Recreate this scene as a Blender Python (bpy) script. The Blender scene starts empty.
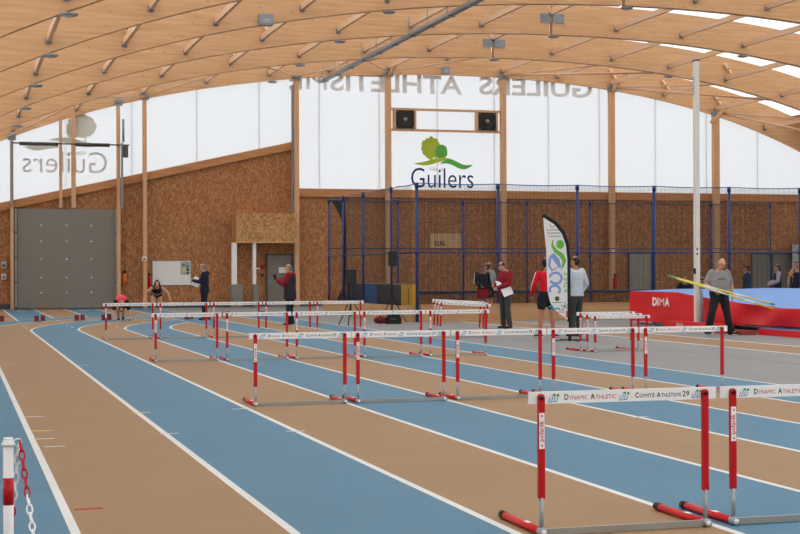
import bpy, math, random
from mathutils import Vector, Matrix
random.seed(7)
R = math.radians
sc = bpy.context.scene
# ------------------------------------------------------------------ camera
YAW, PITCH, ROLL, FPX, CH = 0.2898014, 0.0026337, -0.0039297, 1493.2345, 1.5211
cf = Vector((math.sin(YAW)*math.cos(PITCH), math.cos(YAW)*math.cos(PITCH), math.sin(PITCH)))
cr = Vector((math.cos(YAW), -math.sin(YAW), 0)); cu = cr.cross(cf)
r2 = cr*math.cos(ROLL)+cu*math.sin(ROLL); u2 = -cr*math.sin(ROLL)+cu*math.cos(ROLL)
cd = bpy.data.cameras.new('camera'); cam = bpy.data.objects.new('camera', cd); sc.collection.objects.link(cam)
cd.sensor_fit = 'HORIZONTAL'; cd.sensor_width = 36; cd.lens = 36*FPX/800
cd.clip_start = .1; cd.clip_end = 500
cam.matrix_world = Matrix(((r2.x, u2.x, -cf.x, 0), (r2.y, u2.y, -cf.y, 0), (r2.z, u2.z, -cf.z, CH), (0, 0, 0, 1)))
sc.camera = cam
# ------------------------------------------------------------------ sky and exposure
w = bpy.data.worlds.new('sky'); sc.world = w; w.use_nodes = True
bg = w.node_tree.nodes['Background']; bg.inputs[0].default_value = (.93, .965, 1, 1); bg.inputs[1].default_value = 1.0
sc.view_settings.view_transform = 'Standard'; sc.view_settings.look = 'None'
sc.view_settings.gamma = 1; sc.view_settings.exposure = 1.2; sc.view_settings.use_curve_mapping = False

# ------------------------------------------------------------------ materials
def lin(c):
    f = lambda v: (v/255/12.92) if v/255 <= .04045 else ((v/255+.055)/1.055)**2.4
    return (f(c[0]), f(c[1]), f(c[2]), 1)
MATS = {}
def mat(name, rgb, rough=.6, metal=0, vary=0.0, scale=8, spec=.3):
    if name in MATS: return MATS[name]
    m = bpy.data.materials.new(name); m.use_nodes = True; nt = m.node_tree; b = nt.nodes['Principled BSDF']
    b.inputs['Base Color'].default_value = lin(rgb); b.inputs['Roughness'].default_value = rough
    b.inputs['Metallic'].default_value = metal; b.inputs['Specular IOR Level'].default_value = spec
    if vary:
        tc = nt.nodes.new('ShaderNodeTexCoord'); n = nt.nodes.new('ShaderNodeTexNoise'); n.inputs['Scale'].default_value = scale
        n.inputs['Detail'].default_value = 4
        mx = nt.nodes.new('ShaderNodeMix'); mx.data_type = 'RGBA'
        c = lin(rgb); mx.inputs[6].default_value = tuple(v*(1-vary) for v in c[:3])+(1,); mx.inputs[7].default_value = tuple(min(1, v*(1+vary)) for v in c[:3])+(1,)
        nt.links.new(tc.outputs['Object'], n.inputs['Vector']); nt.links.new(n.outputs['Fac'], mx.inputs[0]); nt.links.new(mx.outputs[2], b.inputs['Base Color'])
    MATS[name] = m; return m
def grain(name, a, bcol, scale=(1, 14, 14), rough=.6, knots=False):
    """timber: noise stretched along one axis between two colours"""
    if name in MATS: return MATS[name]
    m = bpy.data.materials.new(name); m.use_nodes = True; nt = m.node_tree; b = nt.nodes['Principled BSDF']
    tc = nt.nodes.new('ShaderNodeTexCoord'); mp = nt.nodes.new('ShaderNodeMapping'); mp.inputs['Scale'].default_value = scale
    n = nt.nodes.new('ShaderNodeTexNoise'); n.inputs['Scale'].default_value = 1; n.inputs['Detail'].default_value = 5
    rp = nt.nodes.new('ShaderNodeValToRGB'); rp.color_ramp.elements[0].position = .3; rp.color_ramp.elements[1].position = .7
    rp.color_ramp.elements[0].color = lin(a); rp.color_ramp.elements[1].color = lin(bcol)
    nt.links.new(tc.outputs['Object'], mp.inputs[0]); nt.links.new(mp.outputs[0], n.inputs['Vector'])
    nt.links.new(n.outputs['Fac'], rp.inputs[0]); last = rp.outputs[0]
    if knots:
        mp2 = nt.nodes.new('ShaderNodeMapping'); mp2.inputs['Scale'].default_value = (2.2, 1, 5)
        v = nt.nodes.new('ShaderNodeTexVoronoi'); v.inputs['Scale'].default_value = 1; lt = nt.nodes.new('ShaderNodeMath'); lt.operation = 'LESS_THAN'; lt.inputs[1].default_value = .085
        mx = nt.nodes.new('ShaderNodeMix'); mx.data_type = 'RGBA'; mx.inputs[7].default_value = lin((140, 95, 60))
        ml = nt.nodes.new('ShaderNodeMath'); ml.operation = 'MULTIPLY'; ml.inputs[1].default_value = .6
        nt.links.new(tc.outputs['Object'], mp2.inputs[0]); nt.links.new(mp2.outputs[0], v.inputs['Vector']); nt.links.new(v.outputs['Distance'], lt.inputs[0])
        nt.links.new(lt.outputs[0], ml.inputs[0]); nt.links.new(ml.outputs[0], mx.inputs[0]); nt.links.new(last, mx.inputs[6]); last = mx.outputs[2]
    nt.links.new(last, b.inputs['Base Color']); b.inputs['Roughness'].default_value = rough; b.inputs['Specular IOR Level'].default_value = .2
    MATS[name] = m; return m
def osb(name, dark, mid, light):
    if name in MATS: return MATS[name]
    m = bpy.data.materials.new(name); m.use_nodes = True; nt = m.node_tree; b = nt.nodes['Principled BSDF']
    tc = nt.nodes.new('ShaderNodeTexCoord'); nz = nt.nodes.new('ShaderNodeTexNoise'); nz.inputs['Scale'].default_value = 6; nz.inputs['Detail'].default_value = 2
    add = nt.nodes.new('ShaderNodeVectorMath'); add.operation = 'MULTIPLY_ADD'; add.inputs[1].default_value = (.25, .25, .25)
    mp = nt.nodes.new('ShaderNodeMapping'); mp.inputs['Scale'].default_value = (24, 24, 9)
    v = nt.nodes.new('ShaderNodeTexVoronoi'); v.inputs['Scale'].default_value = 1
    sx = nt.nodes.new('ShaderNodeSeparateColor'); rp = nt.nodes.new('ShaderNodeValToRGB')
    e = rp.color_ramp.elements; e[0].position = .0; e[0].color = lin(dark); e[1].position = 1; e[1].color = lin(light)
    k = e.new(.45); k.color = lin(mid)
    nt.links.new(tc.outputs['Object'], nz.inputs['Vector']); nt.links.new(nz.outputs['Color'], add.inputs[0]); nt.links.new(tc.outputs['Object'], add.inputs[2])
    nt.links.new(add.outputs[0], mp.inputs[0]); nt.links.new(mp.outputs[0], v.inputs['Vector']); nt.links.new(v.outputs['Color'], sx.inputs[0]); nt.links.new(sx.outputs[0], rp.inputs[0])
    nt.links.new(rp.outputs[0], b.inputs['Base Color']); b.inputs['Roughness'].default_value = .55; b.inputs['Specular IOR Level'].default_value = .25
    MATS[name] = m; return m
def translucent(name, rgb, seam=None):
    m = bpy.data.materials.new(name); m.use_nodes = True; nt = m.node_tree; nt.nodes.remove(nt.nodes['Principled BSDF'])
    o = nt.nodes['Material Output']; t = nt.nodes.new('ShaderNodeBsdfTranslucent'); d = nt.nodes.new('ShaderNodeBsdfDiffuse'); mx = nt.nodes.new('ShaderNodeMixShader')
    c = lin(rgb); t.inputs[0].default_value = c; d.inputs[0].default_value = c; mx.inputs[0].default_value = .8
    nt.links.new(d.outputs[0], mx.inputs[1]); nt.links.new(t.outputs[0], mx.inputs[2]); nt.links.new(mx.outputs[0], o.inputs[0])
    MATS[name] = m; return m

class X:   # small arithmetic wrapper around Math nodes
    nt = None
    def __init__(s, v): s.v = v
    @staticmethod
    def op(o, *a):
        n = X.nt.nodes.new('ShaderNodeMath'); n.operation = o
        for i, q in enumerate(a):
            q = q.v if isinstance(q, X) else q
            if isinstance(q, (int, float)): n.inputs[i].default_value = q
            else: X.nt.links.new(q, n.inputs[i])
        return X(n.outputs[0])
    def __add__(s, o): return X.op('ADD', s, o)
    def __sub__(s, o): return X.op('SUBTRACT', s, o)
    def __rsub__(s, o): return X.op('SUBTRACT', o, s)
    def __mul__(s, o): return X.op('MULTIPLY', s, o)
    def __truediv__(s, o): return X.op('DIVIDE', s, o)
    def __gt__(s, o): return X.op('GREATER_THAN', s, o)
    def __lt__(s, o): return X.op('LESS_THAN', s, o)
    def fr(s): return X.op('FRACT', s)
    def ab(s): return X.op('ABSOLUTE', s)
    def sq(s): return X.op('SQRT', s)
    def mn(s, o): return X.op('MINIMUM', s, o)
    def mxx(s, o): return X.op('MAXIMUM', s, o)
LX, LW = 0.6713, 1.22
def floor_material():
    m = bpy.data.materials.new('track_surface'); m.use_nodes = True; nt = m.node_tree; b = nt.nodes['Principled BSDF']; X.nt = nt
    tc = nt.nodes.new('ShaderNodeTexCoord'); sp = nt.nodes.new('ShaderNodeSeparateXYZ'); nt.links.new(tc.outputs['Object'], sp.inputs[0])
    x, y = X(sp.outputs[0]), X(sp.outputs[1])
    dx, dy = x-19.0, y-39.3
    rad = (dx*dx+dy*dy).sq()
    ib = ((19.0-LX)-rad)*(1/LW); ix = (x-LX)*(1/LW)
    bend = (y > 39.3)*(ib > -1.0)*(x < 6.77)*(x > -8)
    i = ix+(ib-ix)*bend
    blue = ((i*.5).fr() > .4999)*(1-(bend*(i > 4.0)))
    line = (((i+.5).fr()-.5).ab() < .0235)
    # lines inside bend past the fifth lane are left out
    line = line*(1-bend*(i > 4.05)); 
    edge_outer = ((ib+1.0).ab() < .0)*0.0
    grey = ((x > LX+8*LW+.03)+((x > 7.99)*(y > 50.2))).mn(1.0)
    rw_brown = ((x-15.22).ab() < .66)*(y < 43)
    rw_line = (((x-15.22).ab()-.71).ab() < .045)*(y < 43)
    seam = ((x-12.98).ab() < .02)*(y < 40)
    line = line*(1-grey)
    # dashed continuation of the lane lines across the bend
    dash = (((ix+.5).fr()-.5).ab() < .025)*((y*.5).fr() < .22)*bend*(y > 40)*(1-line)
    n = nt.nodes.new('ShaderNodeTexNoise'); n.inputs['Scale'].default_value = 60; n.inputs['Detail'].default_value = 3; nt.links.new(tc.outputs['Object'], n.inputs['Vector'])
    n2 = nt.nodes.new('ShaderNodeTexNoise'); n2.inputs['Scale'].default_value = .8; n2.inputs['Detail'].default_value = 4; nt.links.new(tc.outputs['Object'], n2.inputs['Vector'])
    def mix(f, a, c):
        k = nt.nodes.new('ShaderNodeMix'); k.data_type = 'RGBA'
        nt.links.new(f.v, k.inputs[0])
        for s, q in ((6, a), (7, c)):
            if isinstance(q, tuple): k.inputs[s].default_value = q
            else: nt.links.new(q, k.inputs[s])
        return k.outputs[2]
    col = mix(blue, lin(BROWN), lin(BLUE))
    col = mix(grey, col, lin(GREY))
    col = mix(rw_brown, col, lin(BROWN)); col = mix(seam, col, lin((96, 90, 84)))
    col = mix(line.mxx(rw_line).mxx(dash*.8), col, lin((214, 211, 204)))
    vv = X(n.outputs['Fac'])*.5+.75; vv = vv*(X(n2.outputs['Fac'])*.24+.88)
    k = nt.nodes.new('ShaderNodeVectorMath'); k.operation = 'SCALE'; nt.links.new(col, k.inputs[0]); nt.links.new(vv.v, k.inputs['Scale'])
    nt.links.new(k.outputs[0], b.inputs['Base Color']); b.inputs['Roughness'].default_value = .62; b.inputs['Specular IOR Level'].default_value = .3
    return m
BROWN, BLUE, GREY = (150, 117, 82), (78, 119, 140), (132, 130, 127)
def net_material():
    m = bpy.data.materials.new('dark_net_mesh'); m.use_nodes = True; nt = m.node_tree; b = nt.nodes['Principled BSDF']; X.nt = nt
    tc = nt.nodes.new('ShaderNodeTexCoord'); sp = nt.nodes.new('ShaderNodeSeparateXYZ'); nt.links.new(tc.outputs['Object'], sp.inputs[0])
    x, y, z = X(sp.outputs[0]), X(sp.outputs[1]), X(sp.outputs[2])
    g = (((x+y)*22).fr() < .095).mxx((z*22).fr() < .095)
    b.inputs['Base Color'].default_value = lin((30, 28, 34)); b.inputs['Roughness'].default_value = .8
    t = nt.nodes.new('ShaderNodeBsdfTransparent'); mx = nt.nodes.new('ShaderNodeMixShader'); o = nt.nodes['Material Output']
    nt.links.new(g.v, mx.inputs[0]); nt.links.new(t.outputs[0], mx.inputs[1]); nt.links.new(b.outputs[0], mx.inputs[2]); nt.links.new(mx.outputs[0], o.inputs[0])
    return m
M_net = net_material()
M_floor = floor_material()
M_osb = osb('osb_board', (142, 92, 54), (160, 106, 64), (190, 138, 90))
M_osb2 = osb('osb_board_pale', (150, 104, 58), (178, 130, 80), (204, 162, 112))
M_glu = grain('glulam_spruce', (200, 151, 106), (219, 173, 128), (.6, 9, 12), knots=True)
M_post = grain('post_timber', (200, 154, 114), (216, 172, 130), (12, 12, .8))
M_beam = grain('beam_timber', (176, 118, 74), (198, 142, 94), (.8, 12, 12))
M_purl = grain('purlin_timber', (210, 168, 132), (222, 182, 146), (12, .6, 12))
M_deck = grain('roof_deck', (196, 150, 108), (216, 172, 130), (8, .5, 3))
M_ply = grain('plywood', (178, 138, 98), (194, 154, 112), (1, 1, 10))
M_poly = translucent('polycarbonate_panel', (220, 220, 220))
M_roofpoly = translucent('roof_polycarbonate', (248, 248, 248))
M_red = mat('red_plastic', (184, 14, 22), .4, vary=.05)
M_dred = mat('dark_red_plastic', (108, 26, 34), .5, vary=.1)
M_white = mat('white_plastic', (236, 234, 230), .45, vary=.03)
M_alu = mat('aluminium', (160, 164, 168), .45, .5, vary=.06)
M_steel = mat('galvanised_steel', (140, 144, 146), .5, .4, vary=.15, scale=20)
M_black = mat('black_rubber', (28, 28, 30), .6, vary=.1)
M_ink = mat('black_ink', (30, 32, 40), .6, vary=.05)
M_inkred = mat('red_ink', (196, 72, 62), .6, vary=.05)
M_inkblue = mat('blue_ink', (78, 140, 190), .6, vary=.05)
M_inkgreen = mat('green_ink', (60, 150, 70), .6, vary=.05)
M_blue = mat('blue_steel_paint', (40, 62, 112), .4, vary=.08)
M_grey = mat('grey_door_paint', (130, 124, 114), .5, vary=.04, scale=3)
M_dgrey = mat('dark_grey_paint', (84, 82, 80), .6, vary=.06)
M_skin = mat('skin', (206, 150, 122), .55, vary=.05)
M_skin2 = mat('skin_tanned', (176, 122, 94), .55, vary=.05)

# ------------------------------------------------------------------ mesh builder
class MB:
    def __init__(s): s.v = []; s.f = []; s.mi = []; s.m = 0; s.sm = []; s.smooth = False
    def add(s, vs, fs):
        o = len(s.v); s.v += [tuple(q) for q in vs]
        for f in fs: s.f.append(tuple(i+o for i in f)); s.mi.append(s.m); s.sm.append(s.smooth)
        return s
    def box(s, a, b):
        x0, y0, z0 = (min(a[i], b[i]) for i in range(3)); x1, y1, z1 = (max(a[i], b[i]) for i in range(3))
        return s.add([(x0, y0, z0), (x1, y0, z0), (x1, y1, z0), (x0, y1, z0), (x0, y0, z1), (x1, y0, z1), (x1, y1, z1), (x0, y1, z1)],
                     [(0, 3, 2, 1), (4, 5, 6, 7), (0, 1, 5, 4), (1, 2, 6, 5), (2, 3, 7, 6), (3, 0, 4, 7)])
    def bar(s, p, q, wd, ht, up=(0, 0, 1)):
        p, q = Vector(p), Vector(q); t = (q-p).normalized(); up = Vector(up)
        if abs(t.dot(up)) > .95: up = Vector((0, 1, 0))
        a = t.cross(up).normalized(); b = a.cross(t).normalized(); a *= wd/2; b *= ht/2
        vs = [p-a-b, p+a-b, p+a+b, p-a+b, q-a-b, q+a-b, q+a+b, q-a+b]
        return s.add(vs, [(0, 1, 2, 3), (4, 7, 6, 5), (0, 4, 5, 1), (1, 5, 6, 2), (2, 6, 7, 3), (3, 7, 4, 0)])
    def loft(s, pts, side=(1, 0, 0), n=12, dome=True, closed=False):
        """pts: list of (pos, ra, rb); ra along side, rb across"""
        P = [Vector(p[0]) for p in pts]; N = len(P); rings = []
        def fr(t):
            sd = Vector(side); u = sd-t*sd.dot(t)
            if u.length < 1e-3: sd = Vector((0, 1, 0)); u = sd-t*sd.dot(t)
            u.normalize(); return u, t.cross(u)
        for i in range(N):
            t = (P[min(i+1, N-1)]-P[max(i-1, 0)])
            if closed: t = P[(i+1) % N]-P[i-1]
            t.normalize(); u, v = fr(t); a, b = pts[i][1], pts[i][2]
            if i == 0 and dome and not closed:
                for q in (.25, .7):
                    h = math.sqrt(1-q*q)*min(a, b); rings.append([P[0]-t*h+(u*a*math.cos(k)+v*b*math.sin(k))*q for k in (2*math.pi*j/n for j in range(n))])
            rings.append([P[i]+u*a*math.cos(k)+v*b*math.sin(k) for k in (2*math.pi*j/n for j in range(n))])
            if i == N-1 and dome and not closed:
                for q in (.7, .25):
                    h = math.sqrt(1-q*q)*min(a, b); rings.append([P[i]+t*h+(u*a*math.cos(k)+v*b*math.sin(k))*q for k in (2*math.pi*j/n for j in range(n))])
        vs = [p for r_ in rings for p in r_]; fs = []; K = len(rings)
        for i in range(K if closed else K-1):
            o, o2 = i*n, ((i+1) % K)*n
            for j in range(n): fs.append((o+j, o+(j+1) % n, o2+(j+1) % n, o2+j))
        if not closed: fs.append(tuple(range(n))[::-1]); fs.append(tuple(range((K-1)*n, K*n)))
        old = s.smooth; s.smooth = True; s.add(vs, fs); s.smooth = old; return s
    def tube(s, p, q, r, n=12, r1=None):
        return s.loft([(p, r, r), (q, r if r1 is None else r1, r if r1 is None else r1)], n=n, dome=False)
    def path(s, pts, r, n=8, closed=False): return s.loft([(p, r, r) for p in pts], side=(.31, .2, .93), n=n, dome=False, closed=closed)
    def ell(s, c, rx, ry, rz, n=14, m=9):
        vs = []; fs = []
        for i in range(1, m):
            a = math.pi*i/m
            for j in range(n):
                b = 2*math.pi*j/n; vs.append((c[0]+rx*math.sin(a)*math.cos(b), c[1]+ry*math.sin(a)*math.sin(b), c[2]+rz*math.cos(a)))
        vs += [(c[0], c[1], c[2]+rz), (c[0], c[1], c[2]-rz)]; T = len(vs)-2
        for i in range(m-2):
            for j in range(n): fs.append((i*n+j, (i+1)*n+j, (i+1)*n+(j+1) % n, i*n+(j+1) % n))
        for j in range(n): fs.append((T, j, (j+1) % n)); fs.append((T+1, (m-2)*n+(j+1) % n, (m-2)*n+j))
        old = s.smooth; s.smooth = True; s.add(vs, fs); s.smooth = old; return s
    def prism(s, poly, y0, y1, plane='xz'):
        """2-D outline extruded; poly in (x,z) swept along y"""
        n = len(poly)
        if plane == 'xz': vs = [(a, y0, b) for a, b in poly]+[(a, y1, b) for a, b in poly]
        elif plane == 'xy': vs = [(a, b, y0) for a, b in poly]+[(a, b, y1) for a, b in poly]
        else: vs = [(y0, a, b) for a, b in poly]+[(y1, a, b) for a, b in poly]
        fs = [tuple(range(n)), tuple(range(n, 2*n))[::-1]]+[(i, i+n, (i+1) % n+n, (i+1) % n) for i in range(n)]
        return s.add(vs, fs)
    def build(s, name, mats, parent=None, at=None):
        """at: world point taken as the mesh origin (a parent without rotation by default)"""
        me = bpy.data.meshes.new(name)
        o = Vector(at) if at is not None else (parent['_o'] if parent is not None and '_o' in parent.keys() else None)
        if o is not None:
            o = Vector(o); me.from_pydata([(a-o.x, b-o.y, c-o.z) for a, b, c in s.v], [], s.f)
        else: me.from_pydata(s.v, [], s.f)
        if not isinstance(mats, (list, tuple)): mats = [mats]
        for m in mats: me.materials.append(m)
        for p_, i, sm in zip(me.polygons, s.mi, s.sm): p_.material_index = i; p_.use_smooth = sm
        me.update(); import bmesh
        bm = bmesh.new(); bm.from_mesh(me); bmesh.ops.recalc_face_normals(bm, faces=bm.faces); bm.to_mesh(me); bm.free()
        ob = bpy.data.objects.new(name, me); sc.collection.objects.link(ob)
        if at is not None: ob.location = at
        if parent is not None: ob.parent = parent
        return ob
def tag(o, label=None, cat=None, group=None, kind=None):
    if label: o['label'] = label
    if cat: o['category'] = cat
    if group: o['group'] = group
    if kind: o['kind'] = kind
    return o
def thing(name, label, cat, loc, rz=0, group=None, world=False):
    """Empty at the thing's base; world=True: parts are given in world coordinates"""
    o = bpy.data.objects.new(name, None); sc.collection.objects.link(o); o.location = loc; o.rotation_euler = (0, 0, rz); o.empty_display_size = .1
    if world: o['_o'] = list(loc)
    return tag(o, label, cat, group)
def child(o, parent):   # put a part under another part
    if '_o' in parent.keys(): pass
    o.parent = parent; return o
def dup(o, parent=None):
    c = o.copy(); sc.collection.objects.link(c)
    if parent is not None: c.parent = parent
    for ch in list(o.children): dup(ch, c)
    return c
ORD = ['first', 'second', 'third', 'fourth', 'fifth', 'sixth', 'seventh', 'eighth', 'ninth', 'tenth', 'eleventh', 'twelfth', 'thirteenth', 'fourteenth', 'fifteenth', 'sixteenth']
_tc = {}
def glyph(t, size=1.0, bold=0.0, res=3):
    """text as flat triangles in (x, y): returns verts, faces, width"""
    k = (t, bold, res)
    if k not in _tc:
        cu_ = bpy.data.curves.new('t', 'FONT'); cu_.body = t; cu_.size = 1; cu_.resolution_u = res; cu_.offset = bold; cu_.fill_mode = 'FRONT'
        ob = bpy.data.objects.new('t', cu_); sc.collection.objects.link(ob); dg = bpy.context.evaluated_depsgraph_get()
        me = bpy.data.meshes.new_from_object(ob.evaluated_get(dg)); v = [tuple(q.co[:2]) for q in me.vertices]; f = [tuple(p.vertices) for p in me.polygons]
        bpy.data.objects.remove(ob); bpy.data.curves.remove(cu_); bpy.data.meshes.remove(me)
        xs = [q[0] for q in v] or [0]; x0 = min(xs); v = [(a-x0, b) for a, b in v]; _tc[k] = (v, f, max(xs)-x0)
    v, f, wd = _tc[k]; return [(a*size, b*size) for a, b in v], f, wd*size
def text(mb, t, size, tf, width=None, bold=0.0, res=3):
    """tf maps (x, y) of the writing to 3-D"""
    if bold > 0 and 'M' in t and len(t) > 1:      # the bold outline of M overlaps itself: set it in the plain cut
        W = glyph(t, size, 0, res)[2]; k = (width/W) if width else 1; i = 0
        while i < len(t):
            j = i+1
            if t[i] != 'M':
                while j < len(t) and t[j] != 'M': j += 1
            seg = t[i:j]; ws = glyph(seg, size, 0, res)[2]; x0 = glyph(t[:j], size, 0, res)[2]-ws
            text(mb, seg, size, (lambda a, c, x0=x0: tf(a+x0*k, c)), width=ws*k, bold=0 if seg[0] == 'M' else bold, res=res); i = j
        return W*k
    if t == 'M': bold = 0
    v, f, wd = glyph(t, size, bold, res); k = (width/wd) if width else 1
    mb.add([tf(a*k, b) for a, b in v], f); return wd*k

# ------------------------------------------------------------------ setting
WY = 63.5
def zp(x):    # height of the arches' lower edge across the hall
    u = (x-20)/20; return 10.22294976+0.46821845*u-2.67881394*u*u-0.12745056*u**3-1.16838604*u**4
b = MB(); b.box((-4, -8.15, 0), (44, -8, 3.2)); tag(b.build('wall_front_unseen', M_osb), kind='structure')  # unseen wall behind the camera, added to darken the near floor
b = MB(); b.box((-4, -8.1, 3.2), (44, -8.05, 11)); tag(b.build('window_4', M_roofpoly), kind='structure')  # unseen translucent top of the same added wall, lets sky light in
fl = MB(); fl.add([(-4, -8, 0), (44, -8, 0), (44, WY+.3, 0), (-4, WY+.3, 0)], [(0, 1, 2, 3)]); fl.box((-4, -8, -.3), (44, WY+.3, -.002))
tag(fl.build('floor', M_floor), kind='structure')
def zo(x):    # top of the boarded part of the end wall
    return 4.38+(x-1.79)*.225 if x < 14.12 else 5.12
# boards of the end wall
b = MB(); b.prism([(-4, 0), (14.12, 0), (14.12, zo(14.1)-.1), (-4, zo(-4)-.1)], WY, WY+.15)
b.prism([(14.12, 0), (44, 0), (44, 5.0), (14.12, 5.0)], WY, WY+.15)
tag(b.build('wall_back', M_osb), kind='structure')
# translucent upper panels, one strip between each pair of seams
seams = [-4, -1, 1.7, 4.45, 7.17, 9.92, 12.63, 15.29, 18.02, 20.72, 23.43, 26.06, 28.6, 31.45, 34.1, 36.82, 39.5, 44]
for a, c in zip(seams[:-1], seams[1:]):
    b = MB(); cuts = [a+.012]+([14.12, 14.1201] if a < 14.12 < c else [])+[c-.012]
    top = [(a+.012+(c-a-.024)*i/4, zp(a+.012+(c-a-.024)*i/4)+1.0) for i in range(5)]
    b.prism([(q, zo(q)-.05) for q in cuts]+top[::-1], WY+.06, WY+.1)
    tag(b.build('wall_panel', M_poly), kind='structure')
b = MB()
for s_ in seams[1:-1]: b.box((s_-.007, WY+.07, zo(s_)), (s_+.007, WY+.11, zp(s_)+.9))
tag(b.build('trim_1', mat('panel_joint', (240, 240, 240), .5)), kind='structure')
b = MB(); b.box((-4, WY-.06, 0), (2.3, WY, .22)); b.box((6.75, WY-.06, 0), (44, WY, .22))
tag(b.build('baseboard_back', M_dgrey), kind='structure')
# side walls: boards below, translucent above
for nm, x0, x1 in (('wall_left', -4.15, -4), ('wall_right', 44, 44.15)):
    b = MB(); b.box((x0, -8, 0), (x1, WY, 1.1)); tag(b.build(nm, M_osb), kind='structure')
    b = MB(); b.box((x0+.05, -8, 1.1), (x1-.05, WY, zp(x0)+1.2)); tag(b.build('window_'+('1' if x0 < 0 else '2'), M_roofpoly), kind='structure')
# roof
def adep(x): return 1.15+(.0016*(x-24)**2 if x > 24 else 0)+(.0004*(x-16)**2 if x < 16 else 0)
def sweep(xa, xb, n, off, th, y0, y1):
    b = MB(); xs = [xa+(xb-xa)*i/n for i in range(n+1)]; b.smooth = False
    b.prism([(q, zp(q)+off+adep(q)) for q in xs]+[(q, zp(q)+off+adep(q)+th) for q in xs[::-1]], y0, y1); return b
tag(sweep(-4.1, -1.0, 6, .02, .12, -8, WY+.3).build('ceiling', M_deck), kind='structure')
tag(sweep(-1.0, 38.6, 40, .02, .05, -8, WY+.3).build('window_3', M_roofpoly), kind='structure')  # real skylight on the right, widened leftwards to brighten arches and hall
tag(sweep(38.6, 44.1, 10, .02, .12, -8, WY+.3).build('ceiling', M_deck), kind='structure')

# arches
AY = [57.5, 51.25, 45.0, 38.75, 32.5, 26.25, 20.0]
def half(b, xa, xb, y0, y1, off=0, dep=1.22, n=24):
    xs = [xa+(xb-xa)*i/n for i in range(n+1)]
    b.prism([(q, zp(q)+off) for q in xs]+[(q, zp(q)+off+adep(q)) for q in xs[::-1]], y0, y1)
arch0 = None
for i, y in enumerate(AY):
    t = thing('roof_arch', 'glulam roof arch, %s of the row counted from the white end wall' % ORD[i], 'roof arch', (20, y, 0), group='glulam roof arches')
    if arch0 is None:
        bl = MB(); half(bl, -3.98, 21.08, 0, .28); bl.build('arch_half', M_glu, None).location = (0, 0, 0)
        h1 = bpy.context.scene.collection.objects[-1]
        h1 = [o for o in bpy.data.objects if o.name.startswith('arch_half')][-1]; h1.parent = t; h1.location = (-20, 0, 0)
        br = MB(); half(br, 21.2, 43.98, 0, .28); h2 = br.build('arch_half', M_glu, t); h2.location = (-20, 0, 0)
        for sx in (20.72, 21.22):
            pm = MB(); pm.box((sx-20, -.03, 10.66), (sx-20+.44, 0, 11.0))
            for u in (.08, .22, .36):
                for vz in (10.74, 10.92): pm.box((sx-20+u-.02, -.045, vz-.02), (sx-20+u+.02, -.03, vz+.02))
            pm.build('apex_plate', M_steel, t)
        arch0 = t
    else:
        for ch in arch0.children: dup(ch, t)
# end-wall arch
t = thing('roof_arch', 'shallow timber arch lying against the white end wall', 'roof arch', (20, WY-.12, 0), world=True)
b = MB(); half(b, -3.98, 43.98, WY-.14, WY+.02, off=0.03, dep=1.15, n=40); b.build('arch_beam', M_glu, t)
# purlins with steel shoes
PX = [2.3-2.68*1, 2.3, 4.87, 7.62, 10.3, 13.03, 15.7, 18.4, 21.14, 23.75, 26.45, 29.1, 31.8, 34.5, 37.1, 39.8]
pend = [WY-.14]+AY
pur0 = {}
for i, x in enumerate(PX):
    zb = zp(x)+.27
    for k in range(len(AY)):
        y1 = pend[k]; y0 = AY[k]+.28; L = y1-y0
        if i == 8: zb = zp(x)+.72
        key = (i, round(L, 2))
        t = thing('roof_purlin', 'timber purlin, %s roof bay from the end wall, %s from the left' % (ORD[k], ORD[i]), 'purlin', (x, y0, zb), group='purlins between the roof arches')
        if key not in pur0:
            b = MB(); b.box((-.05, .01, 0), (.05, L-.01, .2)); b.build('timber', M_purl, t)
            b = MB(); b.box((-.07, L-.1, -.03), (.07, L-.004, .07)); b.box((-.08, L-.03, -.05), (.08, L-.004, .1)); b.build('steel_shoe', M_steel, t)
            pur0[key] = t
        else:
            for ch in pur0[key].children: dup(ch, t)
# short pale cleats beside some purlins
for i, k in ((2, 1), (2, 2), (2, 3), (4, 1), (4, 2), (11, 0), (12, 0), (12, 1), (13, 0), (5, 0)):
    x = PX[i]; y1 = pend[k]-.02; z = zp(x)+.45
    t = thing('timber_cleat', 'short pale cleat, %s roof bay from the end wall, %s purlin from left' % (ORD[k], ORD[i]), 'timber cleat', (x, y1, z), group='pale knee cleats under the roof', world=True)
    b = MB(); b.bar((x-.12, y1-.06, z+.52), (x+.2, y1-.06, z+.12), .1, .16, up=(0, 1, 0)); b.build('board', mat('pale_pine', (232, 200, 160), .6, vary=.06), t)
    b = MB(); b.tube((x+.06, y1-.16, z+.3), (x+.06, y1-.1, z+.3), .03, 8); b.build('bolt_head', M_black, t)

# end-wall posts
def post(x, wd, z0, z1, label, y=WY-.3, grp=None):
    t = thing('wall_post', label, 'timber post', (x, y, z0), world=True, group=grp)
    b = MB(); b.box((x-wd/2, y-.12, z0), (x+wd/2, y+.12, z1)); b.build('shaft', M_post, t)
    b = MB(); b.box((x-wd/2-.1, y-.14, z1-.14), (x+wd/2+.1, y-.04, z1+.12)); b.box((x-wd/2-.03, y-.2, z1-.02), (x+wd/2+.03, y+.1, z1+.07)); b.build('head_plate', M_steel, t)
post(2.25, .13, 0, zp(2.05)+.1, 'timber post at the left of the big grey door')
post(6.57, .14, 0, zp(6.6)+.1, 'timber post at the right of the big grey door')
post(7.66, .16, 0, zp(7.68)+.1, 'tall timber post between the big grey door and the whiteboard')
post(14.18, .21, 0, zp(14.18)+.05, 'timber post where the sloping boards step down, beside the small grey door')
post(18.32, .24, 0, zp(18.3)+.05, 'timber post left of the green tree logo')
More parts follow.
